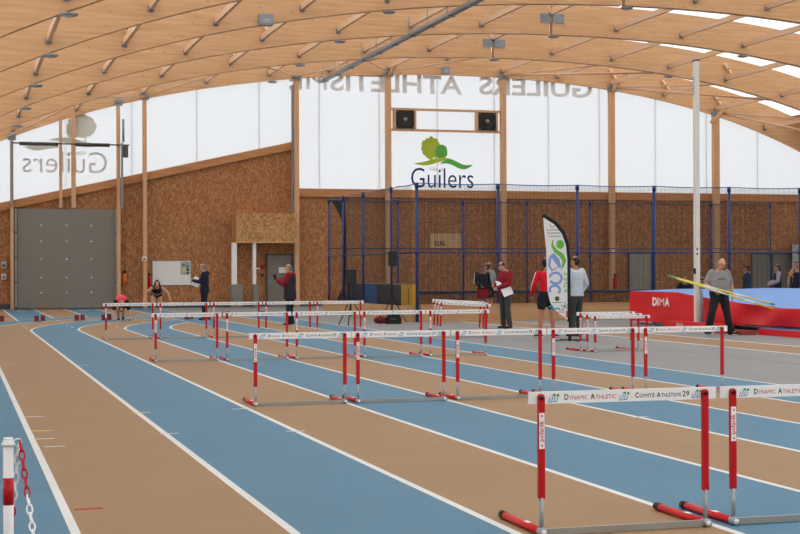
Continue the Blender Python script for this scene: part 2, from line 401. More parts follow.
post(23.72, .24, 0, zp(23.7)+.05, 'timber post right of the green tree logo')
post(29.05, .26, 0, zp(29.05)+.05, 'timber post on the end wall behind the net, above the small fire extinguisher')
post(34.4, .3, 0, zp(34.4)+.05, 'rightmost timber post on the white end wall')
t = thing('timber_mullion', 'slim timber mullion over the big grey door, left of two', 'timber post', (4.22, WY-.2, 4.2), world=True)
b = MB(); b.box((4.16, WY-.26, 4.2), (4.28, WY-.1, zp(4.2)+.2)); b.build('shaft', M_post, t)
t = thing('timber_mullion', 'slim timber mullion over the big grey door, right of two', 'timber post', (4.74, WY-.2, 4.2), world=True)
b = MB(); b.box((4.65, WY-.26, 4.2), (4.83, WY-.1, zp(4.7)+.2)); b.build('shaft', M_post, t)
# rails on top of the boards
b = MB(); b.prism([(-4, zo(-4)-.33), (14.05, zo(14.05)-.33), (14.05, zo(14.05)), (-4, zo(-4))], WY-.16, WY)
tag(b.build('trim_2', M_beam), kind='structure')
b = MB(); b.box((14.3, WY-.16, 4.77), (44, WY, 5.12)); tag(b.build('trim_3', M_beam), kind='structure')
# raking struts from the post heads to the first arch
for j, (x, dx) in enumerate(((7.68, 2.7), (7.68, -2.6), (14.18, 2.7), (14.18, -2.7), (18.32, 2.7), (18.32, -2.7), (23.72, 2.7), (23.72, 5.3), (29.05, 2.75), (29.05, 5.4), (34.4, 2.7), (34.4, 5.3), (2.1, 2.6))):
    za, zb = zp(x)+.1, zp(x+dx)+.12
    b = MB(); b.tube((x, WY-.45, za), (x+dx, AY[0]+.3, zb), .035 if abs(dx) < 4 else .05, 8)
    o = b.build('roof_brace', M_purl, at=(x, WY-.45, za))
    tag(o, 'slanting brace from the %s end-wall post head, leaning to the %s, %s reach' % (('2.1 7.68 14.18 18.32 23.72 29.05 34.4'.split().index(str(x)) and 'third fourth fifth sixth seventh eighth'.split()['7.68 14.18 18.32 23.72 29.05 34.4'.split().index(str(x))] or 'first'), 'right' if dx > 0 else 'left', 'long' if abs(dx) > 4 else 'short'), 'brace', 'steel braces behind the first arch')
for x in (18.32, 29.05, 34.4):
    b = MB(); q0 = .35 if x > 34 else 0; b.bar((x-q0, WY-.45, zp(x)-.05-q0), (x+.3+q0*.6, WY-1.4, zp(x)+.72), .1, .14)
    tag(b.build('knee_brace', M_post, at=(x, WY-.4, zp(x))), 'timber knee brace on the post head %s' % {18.32: 'left of the tree logo', 29.05: 'second from the right end of the wall', 34.4: 'nearest the right end of the wall'}[x], 'brace')

# big door
d = MB(); d.m = 0; d.box((2.47, WY-.14, .03), (6.45, WY-.08, 4.15))
door = tag(d.build('door_1', M_grey, at=(4.4, WY-.14, 0)), kind='structure'); door['_o'] = [4.4, WY-.14, 0]
for k in range(8):
    z0 = .03+4.12*k/8
    pm = MB(); pm.box((2.48, WY-.155, z0+.006), (6.44, WY-.14, z0+4.12/8-.006)); pm.build('door_panel', M_grey, door)
for z in (.67, 1.3, 2.06, 2.8, 3.46):
    for x in (3.42, 4.45, 5.46):
        b = MB(); b.tube((x, WY-.17, z), (x, WY-.155, z), .035, 10); b.build('door_stud', M_white, door)
for x in (2.41, 6.49):
    b = MB()
    for k in range(4): b.box((x-.04, WY-.2, .1+1.03*k), (x+.04, WY-.1, 1.05+1.03*k))
    b.build('guide_rail', M_alu, door)
    b = MB(); b.box((x-.08 if x < 4 else x+.04, WY-.17, 0), (x-.04 if x < 4 else x+.08, WY-.1, 4.2)); b.build('rail_housing', M_dgrey, door)
t = thing('door_spring_shaft', 'long grey spring shaft above the big grey door, across the white panels', 'door mechanism', (4.4, WY-.5, 6.75), world=True)
b = MB(); b.tube((2.2, WY-.5, 6.82), (7.0, WY-.5, 6.82), .03); b.build('shaft', M_dgrey, t)
for a, c in ((2.55, 4.1), (4.8, 6.2)):
    b = MB(); b.tube((a, WY-.5, 6.8), (c, WY-.5, 6.8), .075); b.build('spring', mat('spring_dark', (66, 64, 60), .5), t)
for x in (2.22, 6.7):
    b = MB(); b.box((x-.04, WY-.6, 4.2), (x+.04, WY-.46, 6.9)); b.build('track', M_steel, t)
b = MB(); b.box((6.72, WY-.6, 6.3), (6.95, WY-.4, 6.78)); b.build('motor', M_dgrey, t)
b = MB(); b.tube((6.76, WY-.5, 6.95), (6.76, WY-.47, 7.9), .05); tag(b.build('conduit', M_steel, at=(6.72, WY-.35, 6.9)), 'grey conduit rising from the door motor along the post', 'conduit')
# small door and the boarded box over it
def simple_door(nm, x0, x1, z1, y=WY, m=M_grey, handle=True, frame=M_dgrey):
    d = MB(); d.box((x0, y-.07, .02), (x1, y-.02, z1)); o = tag(d.build(nm, m, at=(x0, y-.07, 0)), kind='structure'); o['_o'] = [x0, y-.07, 0]
    f = MB(); f.box((x0-.07, y-.09, 0), (x0, y-.01, z1+.07)); f.box((x1, y-.09, 0), (x1+.07, y-.01, z1+.07)); f.box((x0, y-.09, z1), (x1, y-.01, z1+.07)); f.build('door_frame', frame, o)
    if handle:
        h = MB(); h.tube((x0+.12, y-.12, 1.05), (x0+.26, y-.12, 1.05), .012); h.box((x0+.08, y-.085, .95), (x0+.14, y-.07, 1.2)); h.build('door_handle', M_steel, o)
    return o
simple_door('door_2', 12.95, 14.0, 2.22)
simple_door('door_3', 30.05, 31.15, 2.28, m=mat('pale_door', (152, 148, 136), .5, vary=.04, scale=3))
simple_door('door_4', 36.45, 37.45, 2.25, handle=False); simple_door('door_5', 37.55, 38.5, 2.25)
t = thing('overhead_box', 'pale chipboard box over the recess with the small grey door', 'boxed duct', (12.75, 62.9, 2.8), world=True)
b = MB(); b.box((11.4, 62.4, 2.78), (14.02, WY-.01, 4.0)); b.build('casing', M_osb2, t)
b = MB(); b.box((11.39, 62.38, 2.74), (14.03, WY-.02, 2.78)); b.build('edge_strip', M_post, t)
for x, wd, nm in ((11.33, .2, 'white square column under the pale chipboard box, left of two'), (12.19, .13, 'white square column under the pale chipboard box, right of two')):
    t = thing('white_column', nm, 'column', (x, 62.55, 0), world=True)
    b = MB(); b.box((x-wd/2, 62.45, 0), (x+wd/2, 62.68, 2.74)); b.build('shaft', M_white, t)
    b = MB(); b.box((x-wd/2-(.05 if x < 12 else .01), 62.4, 0), (x+wd/2+(.24 if x < 12 else .1), 62.72, .98)); b.build('padding', M_grey, t)
t = thing('fire_alarm', 'small red alarm sounder beside the small grey door', 'alarm', (12.74, WY, 1.75), world=True)
b = MB(); b.tube((12.72, WY, 1.72), (12.72, WY-.1, 1.72), .09); b.build('housing', M_red, t); b = MB(); b.tube((12.72, WY, 1.35), (12.72, WY-.05, 1.35), .06); b.build('call_point', M_black, t)
b = MB(); b.box((12.25, WY-.04, 1.62), (12.62, WY, 1.68)); tag(b.build('wall_bracket', M_white, at=(12.4, WY, 1.65)), 'short white wall bracket left of the small grey door', 'bracket')
# whiteboard
t = thing('whiteboard', 'white notice board on the chipboard wall with one poster', 'notice board', (8.8, WY, .95), world=True)
b = MB(); b.box((8.02, WY-.04, .97), (9.62, WY, 1.97)); b.build('board', mat('board_white', (226, 224, 220), .4), t)
b = MB()
for q in ((8.0, .95, 9.64, .97), (8.0, 1.97, 9.64, 1.99), (8.0, .97, 8.02, 1.97), (9.62, .97, 9.64, 1.97)): b.box((q[0], WY-.05, q[1]), (q[2], WY, q[3]))
b.build('board_frame', M_alu, t)
t = thing('poster', 'grey and yellow poster with dark figures on the whiteboard', 'poster', (9.4, WY-.045, 1.4), world=True)
b = MB(); b.box((9.2, WY-.046, 1.4), (9.6, WY-.041, 1.94)); b.build('sheet', mat('poster_paper', (158, 168, 164), .6, vary=.1), t)
b = MB(); b.prism([(9.24, 1.46), (9.42, 1.5), (9.4, 1.74), (9.26, 1.68)], WY-.05, WY-.046); b.build('yellow_shape', mat('poster_yellow', (206, 200, 130), .6), t)
b = MB(); b.ell((9.5, WY-.048, 1.62), .05, .004, .06); b.ell((9.5, WY-.048, 1.47), .035, .004, .06); b.ell((9.48, WY-.048, 1.76), .07, .004, .025); b.ell((9.33, WY-.048, 1.82), .08, .004, .02); b.build('figures', M_ink, t)
# small things on the wall
def wallbox(x, z, wd, ht, m, label, cat='wall box', y=WY, dep=.1, nm='wall_box', mark=None):
    t = thing(nm, label, cat, (x, y, z), world=True)
    b = MB(); b.box((x-wd/2, y-dep, z-ht/2), (x+wd/2, y, z+ht/2)); b.build('casing', m, t)
    if mark: b = MB(); b.box((x-wd*.3, y-dep-.008, z-ht*.3), (x+wd*.3, y-dep, z+ht*.1)); b.build('face_plate', mark, t)
    return t
wallbox(1.93, 1.83, .2, .28, mat('pale_grey', (180, 178, 172), .5), 'upper pale grey control box at the far left of the end wall', mark=M_dgrey)
wallbox(1.93, 1.35, .2, .24, mat('pale_grey2', (206, 204, 198), .5), 'lower whitish control box at the far left of the end wall', mark=M_grey)
wallbox(7.62, 2.08, .2, .17, M_white, 'small white sign with red and blue mark on the timber post', 'sign', y=WY-.43, dep=.02, nm='post_sign', mark=M_inkred)
t = thing('orange_bag', 'orange object hanging on the wall right of the big grey door', 'hanging bag', (6.84, WY-.1, 1.1), world=True)
b = MB(); b.loft([((6.84, WY-.15, 1.12), .09, .06), ((6.84, WY-.15, 1.3), .1, .06), ((6.84, WY-.15, 1.45), .05, .04)]); b.build('body', mat('orange_cloth', (220, 110, 50), .6, vary=.1), t)
b = MB(); b.tube((6.84, WY-.15, 1.45), (6.84, WY-.02, 1.68), .012); b.box((6.79, WY-.2, 1.48), (6.9, WY, 1.56)); b.build('hook', M_black, t)
t = thing('fire_extinguisher', 'red fire extinguisher on the chipboard wall behind the athlete with arms out', 'fire extinguisher', (7.9, WY-.12, .75), world=True)
b = MB(); b.loft([((7.86, WY-.12, .82), .07, .07), ((7.86, WY-.12, 1.3), .07, .07), ((7.86, WY-.12, 1.38), .03, .03)]); b.build('cylinder', M_red, t); b = MB(); b.box((7.8, WY-.16, 1.38), (7.92, WY-.08, 1.45)); b.build('valve', M_black, t)
t = thing('fire_extinguisher', 'small red fire extinguisher on the end wall behind the netting', 'fire extinguisher', (29.1, WY-.52, .9), world=True)
b = MB(); b.loft([((29.1, WY-.52, .72), .09, .09), ((29.1, WY-.52, 1.15), .09, .09), ((29.1, WY-.52, 1.25), .03, .03)]); b.build('cylinder', M_red, t); b = MB(); b.box((29.04, WY-.56, 1.25), (29.16, WY-.48, 1.34)); b.build('valve', M_black, t)
wallbox(29.05, 2.4, .16, .08, M_white, 'small white emergency light on the timber post above the extinguisher', 'light', y=WY-.42, dep=.05, nm='emergency_light')
# plaque
t = thing('wall_plaque', 'plywood plaque with dark letters on the boards behind the netting', 'sign', (21.05, WY, 2.5), world=True)
b = MB(); b.box((20.34, WY-.05, 2.52), (21.78, WY, 3.18)); b.build('panel', grain('plaque_wood', (196, 162, 116), (216, 182, 136), (2, 2, 8)), t)
b = MB(); text(b, 'DIAS', .3, lambda a, c: (20.55+a, WY-.055, 2.64+c), width=.45, bold=.03); b.build('lettering', M_ink, t)
# grey partition at the far right
t = thing('partition_panel', 'light grey partition panel standing at the far right of the end wall', 'partition', (39.4, WY-.6, 0), world=True)
b = MB(); b.box((38.2, WY-.7, 0), (43.9, WY-.6, 2.7)); b.build('panel', mat('partition_grey', (168, 168, 164), .6, vary=.05), t)
b = MB()
for x in (38.2, 40.1, 42.0): b.box((x, WY-.73, 0), (x+.05, WY-.58, 2.74))
b.build('edge_profile', M_alu, t)
# grey conduit on step post
b = MB(); b.box((13.98, WY-.32, 2.8), (14.05, WY-.22, zp(14)-.25)); tag(b.build('conduit', M_steel, at=(14, WY-.3, 2.8)), 'grey metal conduit running up the left side of the stepped post', 'conduit')

# fans between rails
for z, lb in ((8.68, 'upper'), (7.76, 'lower')):
    b = MB(); b.box((18.47, WY-.3, z-.05), (23.57, WY-.16, z+.05)); tag(b.build('fan_rail', M_post, at=(21, WY-.3, z)), 'horizontal timber rail with the two black fans, %s of two' % lb, 'timber rail')
for x, lb in ((19.1, 'left'), (22.95, 'right')):
    t = thing('ventilation_fan', 'square black fan in a timber frame above the tree logo, %s of two' % lb, 'fan', (x, WY-.3, 7.82), world=True)
    b = MB()
    for a, c in ((x-.52, x-.42), (x+.42, x+.52)): b = MB(); b.box((a, WY-.34, 7.81), (c, WY-.1, 8.63)); b.build('timber_upright', M_post, t)
    b = MB(); b.box((x-.41, WY-.36, 7.83), (x+.41, WY-.1, 8.62)); b.build('housing', mat('fan_black', (34, 33, 32), .5, vary=.1), t)
    b = MB()
    for k in range(5):
        r_ = .12+.055*k; b.path([(x+r_*math.cos(a), WY-.38, 8.22+r_*math.sin(a)) for a in [2*math.pi*j/24 for j in range(24)]], .008, 5, closed=True)
    b.build('guard', M_dgrey, t)
    b = MB(); b.tube((x, WY-.4, 8.22), (x, WY-.36, 8.22), .09, 16); b.build('hub', M_steel, t)
    for sx in (-.35, .35):
        for sz in (-.33, .33): b = MB(); b.tube((x+sx, WY-.375, 8.22+sz), (x+sx, WY-.36, 8.22+sz), .02, 8); b.build('bolt', M_alu, t)

# tree logo
def img(a, c, k=1.0): return (a, c)
LY = WY+.045
def wall_tf(x0, z0, y=LY, mir=False): return lambda a, c: ((x0-a) if mir else (x0+a), y, z0+c)
def swoosh(x0, z0, x1, z1, th, bow=0.0, n=16):
    up, dn = [], []
    for i in range(n+1):
        s_ = i/n; x = x0+(x1-x0)*s_; z = z0+(z1-z0)*s_+bow*math.sin(s_*2*math.pi)
        h = th*math.sin(math.pi*s_)**.8; up.append((x, z+h)); dn.append((x, z-h))
    return up+dn[::-1]
def blob(cx, cz, rx, rz, n=22, j=.09, seed=1):
    rr = random.Random(seed); return [(cx+rx*(1+rr.uniform(-j, j))*math.cos(2*math.pi*i/n), cz+rz*(1+rr.uniform(-j, j))*math.sin(2*math.pi*i/n)) for i in range(n)]
t = thing('tree_logo', 'green two-tree emblem with dark blue town name on the white end wall', 'wall logo', (21, LY, 5.2), world=True)
G1, G2, NV = mat('olive_green', (178, 196, 58), .6), mat('leaf_green', (92, 176, 74), .6), mat('navy_print', (26, 36, 98), .6)
b = MB(); b.prism(blob(20.42, 7.02, .46, .48, n=34, j=.12, seed=3), LY-.004, LY); b.box((20.38, LY-.005, 6.4), (20.42, LY-.001, 6.7)); b.build('large_tree', G1, t)
b = MB(); b.prism(blob(20.9, 6.86, .3, .31, n=28, seed=8), LY-.009, LY-.005); b.box((20.86, LY-.009, 6.4), (20.89, LY-.005, 6.7)); b.build('small_tree', G2, t)
b = MB(); b.prism(swoosh(19.6, 6.32, 21.45, 6.5, .11, bow=-.06), LY-.013, LY-.01); b.build('olive_hill', G1, t)
b = MB(); b.prism(swoosh(20.82, 6.3, 22.4, 6.3, .13, bow=.12), LY-.017, LY-.014); b.build('green_hill', G2, t)
b = MB(); text(b, 'Guilers', 1.28, wall_tf(19.47, 5.24, LY-.018), width=2.95, bold=-.004); b.build('town_name', NV, t)
b = MB(); text(b, 'Ville de', .26, wall_tf(20.3, 5.98, LY-.018), width=.75); b.build('small_words', mat('pale_print', (176, 178, 190), .6), t)
# mirrored grey writing showing through the panels
MR = mat('show_through_grey', (224, 221, 218), .7); MR2 = mat('show_through_olive', (212, 212, 196), .7)
t = thing('wall_lettering', 'large mirrored grey capitals along the top of the white end wall', 'wall lettering', (21, LY, 9.4), world=True)
b = MB()
wd = glyph('GUILERS', 1.12, .015)[2]
text(b, 'GUILERS', 1.12, wall_tf(28.25, 9.5, LY, True), width=5.55, bold=.022)
b.build('first_word', MR, t); b = MB()
text(b, 'ATHLETISME', 1.12, wall_tf(21.9, 9.46, LY, True), width=7.95, bold=.022)
b.build('second_word', MR, t)
t = thing('tree_logo', 'mirrored pale grey tree emblem and town name above the big door', 'wall logo', (4.4, LY, 5.5), world=True)
b = MB(); text(b, 'Guilers', 1.3, wall_tf(6.14, 5.66, LY-.012, True), width=3.45, bold=-.004); b.build('town_name', MR, t)
b = MB(); text(b, 'Ville de', .26, wall_tf(5.3, 6.42, LY-.012, True), width=.75); b.build('small_words', MR2, t)
b = MB(); b.prism(blob(5.1, 7.62, .62, .48, n=34, j=.1, seed=12), LY-.004, LY); b.prism(blob(4.75, 7.4, .29, .3, n=28, j=.1, seed=13), LY-.009, LY-.005); b.box((5.22, LY-.006, 6.8), (5.27, LY-.002, 7.3)); b.box((4.75, LY-.006, 6.85), (4.79, LY-.002, 7.3)); b.build('trees', MR2, t)
b = MB(); b.prism(swoosh(3.75, 7.02, 5.95, 6.86, .13, bow=.06), LY-.008, LY-.005); b.build('upper_hill', MR2, t)
b = MB(); b.prism(swoosh(2.75, 6.74, 4.2, 6.72, .14, bow=-.05), LY-.008, LY-.005); b.build('lower_hill', MR2, t)

# lamps under the arches
lampk = 0
M_led = mat('lamp_body', (150, 152, 152), .4, .3)
for ls, nm in (([(2.35, 32.5), (2.33, 38.75), (2.3, 45), (2.27, 51.25), (2.25, 57.5)], 'left row'), ([(13.12, 45), (13.12, 51.25), (13.1, 57.5), (13.1, 62.9)], 'middle row'), ([(21.3, 45), (21.28, 51.25), (21.25, 57.5)], 'crest row'), ([(29.13, 51.25), (29.14, 57.5)], 'right row')):
    for j, (x, y) in enumerate(reversed(ls)):
        z = zp(x)-.1
        t = thing('high_bay_lamp', 'grey disc lamp under the roof, %s, %s from the end wall' % (nm, ORD[j]), 'lamp', (x, y+.1, z+.01), group='disc lamps under the roof')
        b = MB(); b.loft([((0, 0, -.02), .15, .15), ((0, 0, .01), .21, .21), ((0, 0, .04), .21, .21), ((0, 0, .06), .1, .1)], n=20, dome=False); b.build('lamp_body', M_led, t)
        b = MB(); b.tube((0, 0, -.028), (0, 0, -.02), .13, 20); b.build('diffuser', mat('lamp_diffuser', (190, 190, 186), .5), t)
        b = MB(); b.tube((0, 0, .05), (0, 0, .14), .02, 8); b.build('hanger', M_steel, t)
for x, y, z, lb in ((9.1, 44.85, 9.18, 'grey metal box fixed to the face of the third roof arch'), (20.95, 63.15, 10.42, 'small grey metal box on the end-wall arch above the lettering')):
    wallbox(x, z, .42 if x < 15 else .3, .34, M_steel, lb, 'junction box', y=y+.0, dep=.25, nm='junction_box', mark=M_alu)
# cable tray
t = thing('cable_tray', 'long grey cable tray running under the arches towards the end wall', 'cable tray', (15.2, 50, 9.7), world=True)
b = MB(); b.box((15.1, 8, 9.66), (15.3, 62.9, 9.68)); b.box((15.09, 8, 9.66), (15.11, 62.9, 9.76)); b.box((15.29, 8, 9.66), (15.31, 62.9, 9.76)); b.build('tray', M_steel, t)
for k in range(15):
    y = 62-2.1*k; b = MB(); b.box((15.08, y, 9.64), (15.1, y+.04, 10.35)); b.box((15.06, y-.02, 9.63), (15.36, y+.1, 9.655)); b.build('hanger', M_steel, t)

# ------------------------------------------------------------------ netted enclosure
PZ = 4.12
fx = [13.2, 15.78, 18.38, 20.98, 23.6, 26.15, 28.8]
posts = [(x, 42.5, PZ, .045) for x in fx]+[(13.12, 44.95, PZ, .04), (13.04, 48.0, PZ, .04), (13.02, 50.6, PZ, .04), (13.04, 52.75, PZ, .04)]+[(x, 52.7, PZ, .036) for x in (15.64, 18.18, 20.73, 23.32, 25.93, 28.47, 31.1)]
names = ['corner post of the front row']+['%s post of the front row after the corner' % ORD[i] for i in range(6)]+['%s post of the left row going back' % ORD[i] for i in range(4)]+['%s post of the back row from the left' % ORD[i] for i in range(7)]
for (x, y, z, r_), nm in zip(posts, names):
    t = thing('net_post', 'blue steel post of the net cage, '+nm, 'post', (x, y, 0), group='blue net posts')
    b = MB(); b.tube((0, 0, 0), (0, 0, z), r_, 14); b.build('tube', M_blue, t)
    b = MB(); b.tube((0, 0, z-.14), (0, 0, z+.03), r_*1.35, 14); b.build('cap', M_blue, t)
    b = MB(); b.tube((0, 0, 2.0), (0, 0, 2.14), r_*1.35, 14); b.build('collar', M_blue, t); b = MB(); b.tube((0, 0, 0), (0, 0, .03), r_*1.3, 14); b.build('foot_plate', M_blue, t)
def rail(p, q, r_, label, m=M_blue, cat='rail', nm='net_rail'):
    b = MB(); b.tube(p, q, r_, 8); tag(b.build(nm, m, at=p), label, cat)
rail((13.2, 42.5, 2.07), (28.8, 42.5, 2.07), .022, 'blue rail halfway up the front of the net cage')
rail((13.0, 52.7, 2.35), (31.1, 52.7, 2.35), .02, 'blue rail halfway up the back of the net cage', mat('blue_grey_paint', (58, 66, 96), .5))
rail((13.0, 52.7, PZ-.03), (31.1, 52.7, PZ-.03), .02, 'blue rail along the top of the back of the net cage', mat('blue_grey_paint', (58, 66, 96), .5))
rail((13.2, 42.5, 2.07), (13.0, 52.8, 2.07), .018, 'blue rail halfway up the left side of the net cage')
rail((15.8, 52.7, .72), (31.1, 52.7, .72), .05, 'dark blue rail low along the back of the net cage', mat('dark_blue_paint', (40, 52, 86), .5))
def rope(p, q, sag, label):
    pts = [tuple(Vector(p).lerp(Vector(q), i/30)-Vector((0, 0, sag*abs(math.sin(math.pi*i/30*6))))) for i in range(31)]
    b = MB(); b.path(pts, .014, 6); tag(b.build('net_rope', mat('blue_rope', (50, 84, 150), .7), at=p), label, 'rope')
rope((13.2, 42.46, PZ+.02), (28.8, 42.46, PZ+.02), .03, 'blue rope holding the top of the front net')
rope((13.2, 42.5, PZ+.02), (12.98, 52.9, PZ+.02), .04, 'blue rope holding the top of the left side net')
def netting(nm, poly, y=None, x=None, label=''):
    b = MB()
    if y is not None: b.prism(poly, y, y+.004)
    else: b.prism(poly, x, x+.004, plane='yz')
    o = b.build(nm, M_net, at=(0, 0, 0)); tag(o, label, 'netting'); return o
netting('safety_net', [(13.25, .1), (28.75, .1), (28.75, PZ), (13.25, PZ)], y=42.55, label='dark safety net across the front of the cage')
netting('safety_net', [(13.05, .3), (31.1, .3), (31.1, PZ-.05), (13.05, PZ-.05)], y=52.76, label='dark safety net across the back of the cage')
cv = [(52.6, 4.05), (51.9, 3.8), (51.0, 3.3), (50.55, 2.6), (50.5, 1.9), (50.7, 1.2), (51.2, .8), (51.8, .5)]
netting('safety_net', [(42.6, .1), (42.6, PZ)]+cv, x=13.07, label='dark safety net on the left side with a curved free edge')
b = MB(); b.prism(cv+[(50.66, .5), (50.66, 4.0)], 13.085, 13.11, plane='yz')
tag(b.build('net_edge', mat('dark_net_rope', (34, 30, 36), .8), at=(13.06, 50.5, .5)), 'dark gathered strip of netting with a curved edge on the left side of the cage', 'net edge')
# low timber kerb round the enclosure
t = thing('timber_kerb', 'low plywood barrier round the foot of the net cage', 'barrier', (13, 42.4, 0), world=True)
b = MB(); b.box((13.27, 42.32, 0), (30, 42.38, .5)); b.build('front_board', M_ply, t)
b = MB(); b.box((12.86, 42.6, 0), (12.93, 53.0, .47)); b.build('side_board', M_ply, t)
b = MB(); b.box((12.86, 42.56, 0), (13.27, 42.6, .49)); b.build('corner_board', M_ply, t)
b = MB(); b.box((13.27, 42.3, .5), (30, 42.42, .525)); b.build('cap_strip', M_beam, t)
b = MB(); b.box((13.1, 53.2, 0), (30, 53.26, .68)); tag(b.build('timber_kerb', M_osb, at=(20, 53.2, 0)), 'low chipboard strip behind the net cage', 'barrier')
# leaning mats inside the left row
cols = [(mat('mat_navy', (40, 44, 66), .5, vary=.06), 50.5, 48.4, 'dark navy'), (mat('mat_blue', (50, 92, 146), .5, vary=.06), 48.35, 46.65, 'blue'), (mat('mat_black', (44, 44, 46), .5, vary=.06), 46.6, 43.95, 'black'), (mat('mat_yellow', (224, 168, 40), .5, vary=.06), 43.9, 42.62, 'yellow')]
for m, ya, yb, nm in cols:
    t = thing('wall_mat', '%s padded mat standing on edge along the left side of the net cage' % nm, 'padded mat', (13.2, (ya+yb)/2, 0), world=True)
    b = MB(); b.box((13.12, yb, 0), (13.26, ya, 1.1)); b.build('pad', m, t)
    b = MB(); b.box((13.12, yb, 1.1), (13.27, ya, 1.135)); b.build('top_edge', M_ply, t)
    if nm == 'yellow':
        b = MB(); b.box((13.114, 43.1, .5), (13.12, 43.16, .98)); b.build('dark_strip', M_ink, t)

# ------------------------------------------------------------------ hurdles
def small_logo(b, x, z, s_, y):
    b.m = 2; st = lambda p, q, w_=.004: b.bar((x+p[0]*s_, y, z+p[1]*s_), (x+q[0]*s_, y, z+q[1]*s_), .0042, .001, up=(0, 1, 0))
    for q in (((0, .02), (.2, .3)), ((.2, .3), (.05, .45)), ((.25, 0), (.5, .42)), ((.5, .42), (.35, .6)), ((.5, .0), (.75, .5)), ((.75, .5), (.55, .62)), ((.78, .0), (1.0, .4)), ((0, .0), (.35, -.02)), ((.42, .0), (.9, .06))):
        st(*q, .006)
    b.m = 3; b.prism([(x+(1.0+.15*math.cos(a))*s_, z+(.62+.13*math.sin(a))*s_) for a in [2*math.pi*j/10 for j in range(10)]], y-.0005, y+.0005)
    b.prism([(x+(.62+.16*math.cos(a))*s_, z+(.68+.1*math.sin(a))*s_) for a in [2*math.pi*j/10 for j in range(10)]], y-.0005, y+.0005); b.m = 0
HH = .824
def make_hurdle(label, grp):
    t = thing('hurdle', label, 'hurdle', (0, 0, 0), group=grp)
    b = MB(); b.box((-.588, .022, HH-.07), (.602, .042, HH)); bar = b.build('crossbar', M_white, t)
    b = MB(); y = .0212; z0 = HH-.05
    def sc_word(x, x1, s, big, small, fw):
        # small-capitals word, the first letter black and the rest as given
        text(b, s[0], big, lambda a, c: (x+a, y, z0+c), width=fw, bold=.02, res=2); b.m = small; x2 = x+fw+.003
        text(b, s[1:], big*.76, lambda a, c: (x2+a, y, z0+c), width=x1-x2, bold=.008, res=2); b.m = 0
    small_logo(b, -.472, z0-.010, .06, y)
    sc_word(-.372, -.226, 'DYNAMIC', .046, 1, .026); sc_word(-.209, -.045, 'ATHLETIC', .046, 1, .028)
    small_logo(b, -.03, z0-.010, .06, y)
    sc_word(.074, .2, 'COMIT\u00c9', .042, 0, .024); sc_word(.213, .372, 'ATHL\u00c9TISME', .042, 0, .026); text(b, '29', .046, lambda a, c: (.38+a, y, z0+c), width=.045, bold=.01, res=2)
    small_logo(b, .44, z0-.010, .06, y)
    b.build('lettering', [M_ink, M_inkred, M_inkblue, M_inkgreen], bar)
    for sx in (-1, 1):
        x = sx*.5215
        b = MB(); b.box((x-.02, 0, .215), (x+.02, .021, HH-.03)); b.tube((x, 0, HH-.03), (x, .021, HH-.03), .02, 14); up = b.build('upright_sleeve', M_red, t)
        b = MB(); b.tube((x, -.004, HH-.03), (x, 0, HH-.03), .009, 8); b.build('bolt', M_black, up)
        if sx < 0:
            b = MB(); b.box((x-.0165, -.003, .5), (x+.0165, 0, .705)); b.build('white_sticker', M_white, up)
            b = MB(); text(b, 'polanik', .04, lambda a, c: (x+.009-c*1.0, -.0036, .542+a), width=.12, bold=.02, res=2)
            for z in (.517, .687): b.box((x-.005, -.0036, z-.006), (x+.005, -.003, z+.006))
            b.build('sticker_print', M_inkred, up)
        b = MB(); b.tube((x, .012, .03), (x, .012, .22), .0135, 12); b.build('lower_tube', M_alu, t)
        b = MB(); b.loft([((x, .03, .024), .024, .023), ((x, .6, .024), .024, .023)], n=14, dome=False); ft = b.build('foot', mat('foot_red', (206, 34, 36), .4, vary=.08), t)
        b = MB(); b.tube((x, .6, .025), (x, .66, .025), .0245, 14); b.build('end_cap', M_black, ft)
        b = MB(); b.box((x-.014, .2, .046), (x+.014, .26, .0485)); b.build('white_mark', M_white, ft)
        b = MB(); b.tube((x, -.028, .025), (x, .03, .025), .0255, 16); hb = b.build('hinge', M_alu, t)
        b = MB(); b.tube((x, -.032, .025), (x, -.028, .025), .015, 12); b.build('washer', M_white, hb)
    b = MB(); b.box((-.5, -.01, .004), (.5, .01, .042)); b.build('base_rail', mat('rail_aluminium', (160, 158, 150), .4, .4, vary=.08), t)
    return t
Y0H, SH = 7.96, 8.67
rows = [('nearest', [2, 3, 4]), ('second', [2, 3, 4, 5, 6]), ('third', [2, 3, 4, 5, 6]), ('fourth', [2, 3, 4, 5, 6])]
h0 = None
for r_, (rn, lanes) in enumerate(rows):
    for j, l in enumerate(lanes):
        if r_ == 0 and l == 4: continue
        lb = 'red and white hurdle in the %s row, %s from the left' % (rn, ORD[j])
        if r_ == 0: lb = ('closest whole red and white hurdle, with four feet ends visible' if 0 else 'large near red and white hurdle, wholly in view') if j == 0 else 'large near red and white hurdle cut by the right edge'
        if h0 is None: h = h0 = make_hurdle(lb, 'hurdles set out in rows on the lanes')
        else: h = dup(h0); h['label'] = lb
        h.location = ((LX+l*LW+.66756)*(1-.0108/(1+r_*1.0))+{(0, 1): .02, (1, 0): .015}.get((r_, j), 0), Y0H+SH*r_, 0)
for j, (x, y, a) in enumerate(((11.9, 25.5, 0), (11.83, 25.7, 0), (11.78, 25.9, 0))):
    h = dup(h0); h.location = (x, y, 0); h.rotation_euler.z = R(a); h.scale.z = .82+.035*j; h['label'] = 'hurdle nested in the stack of three beside the flag, %s' % ('front one', 'middle one', 'rear one')[j]; h['group'] = 'nested hurdles beside the flag'
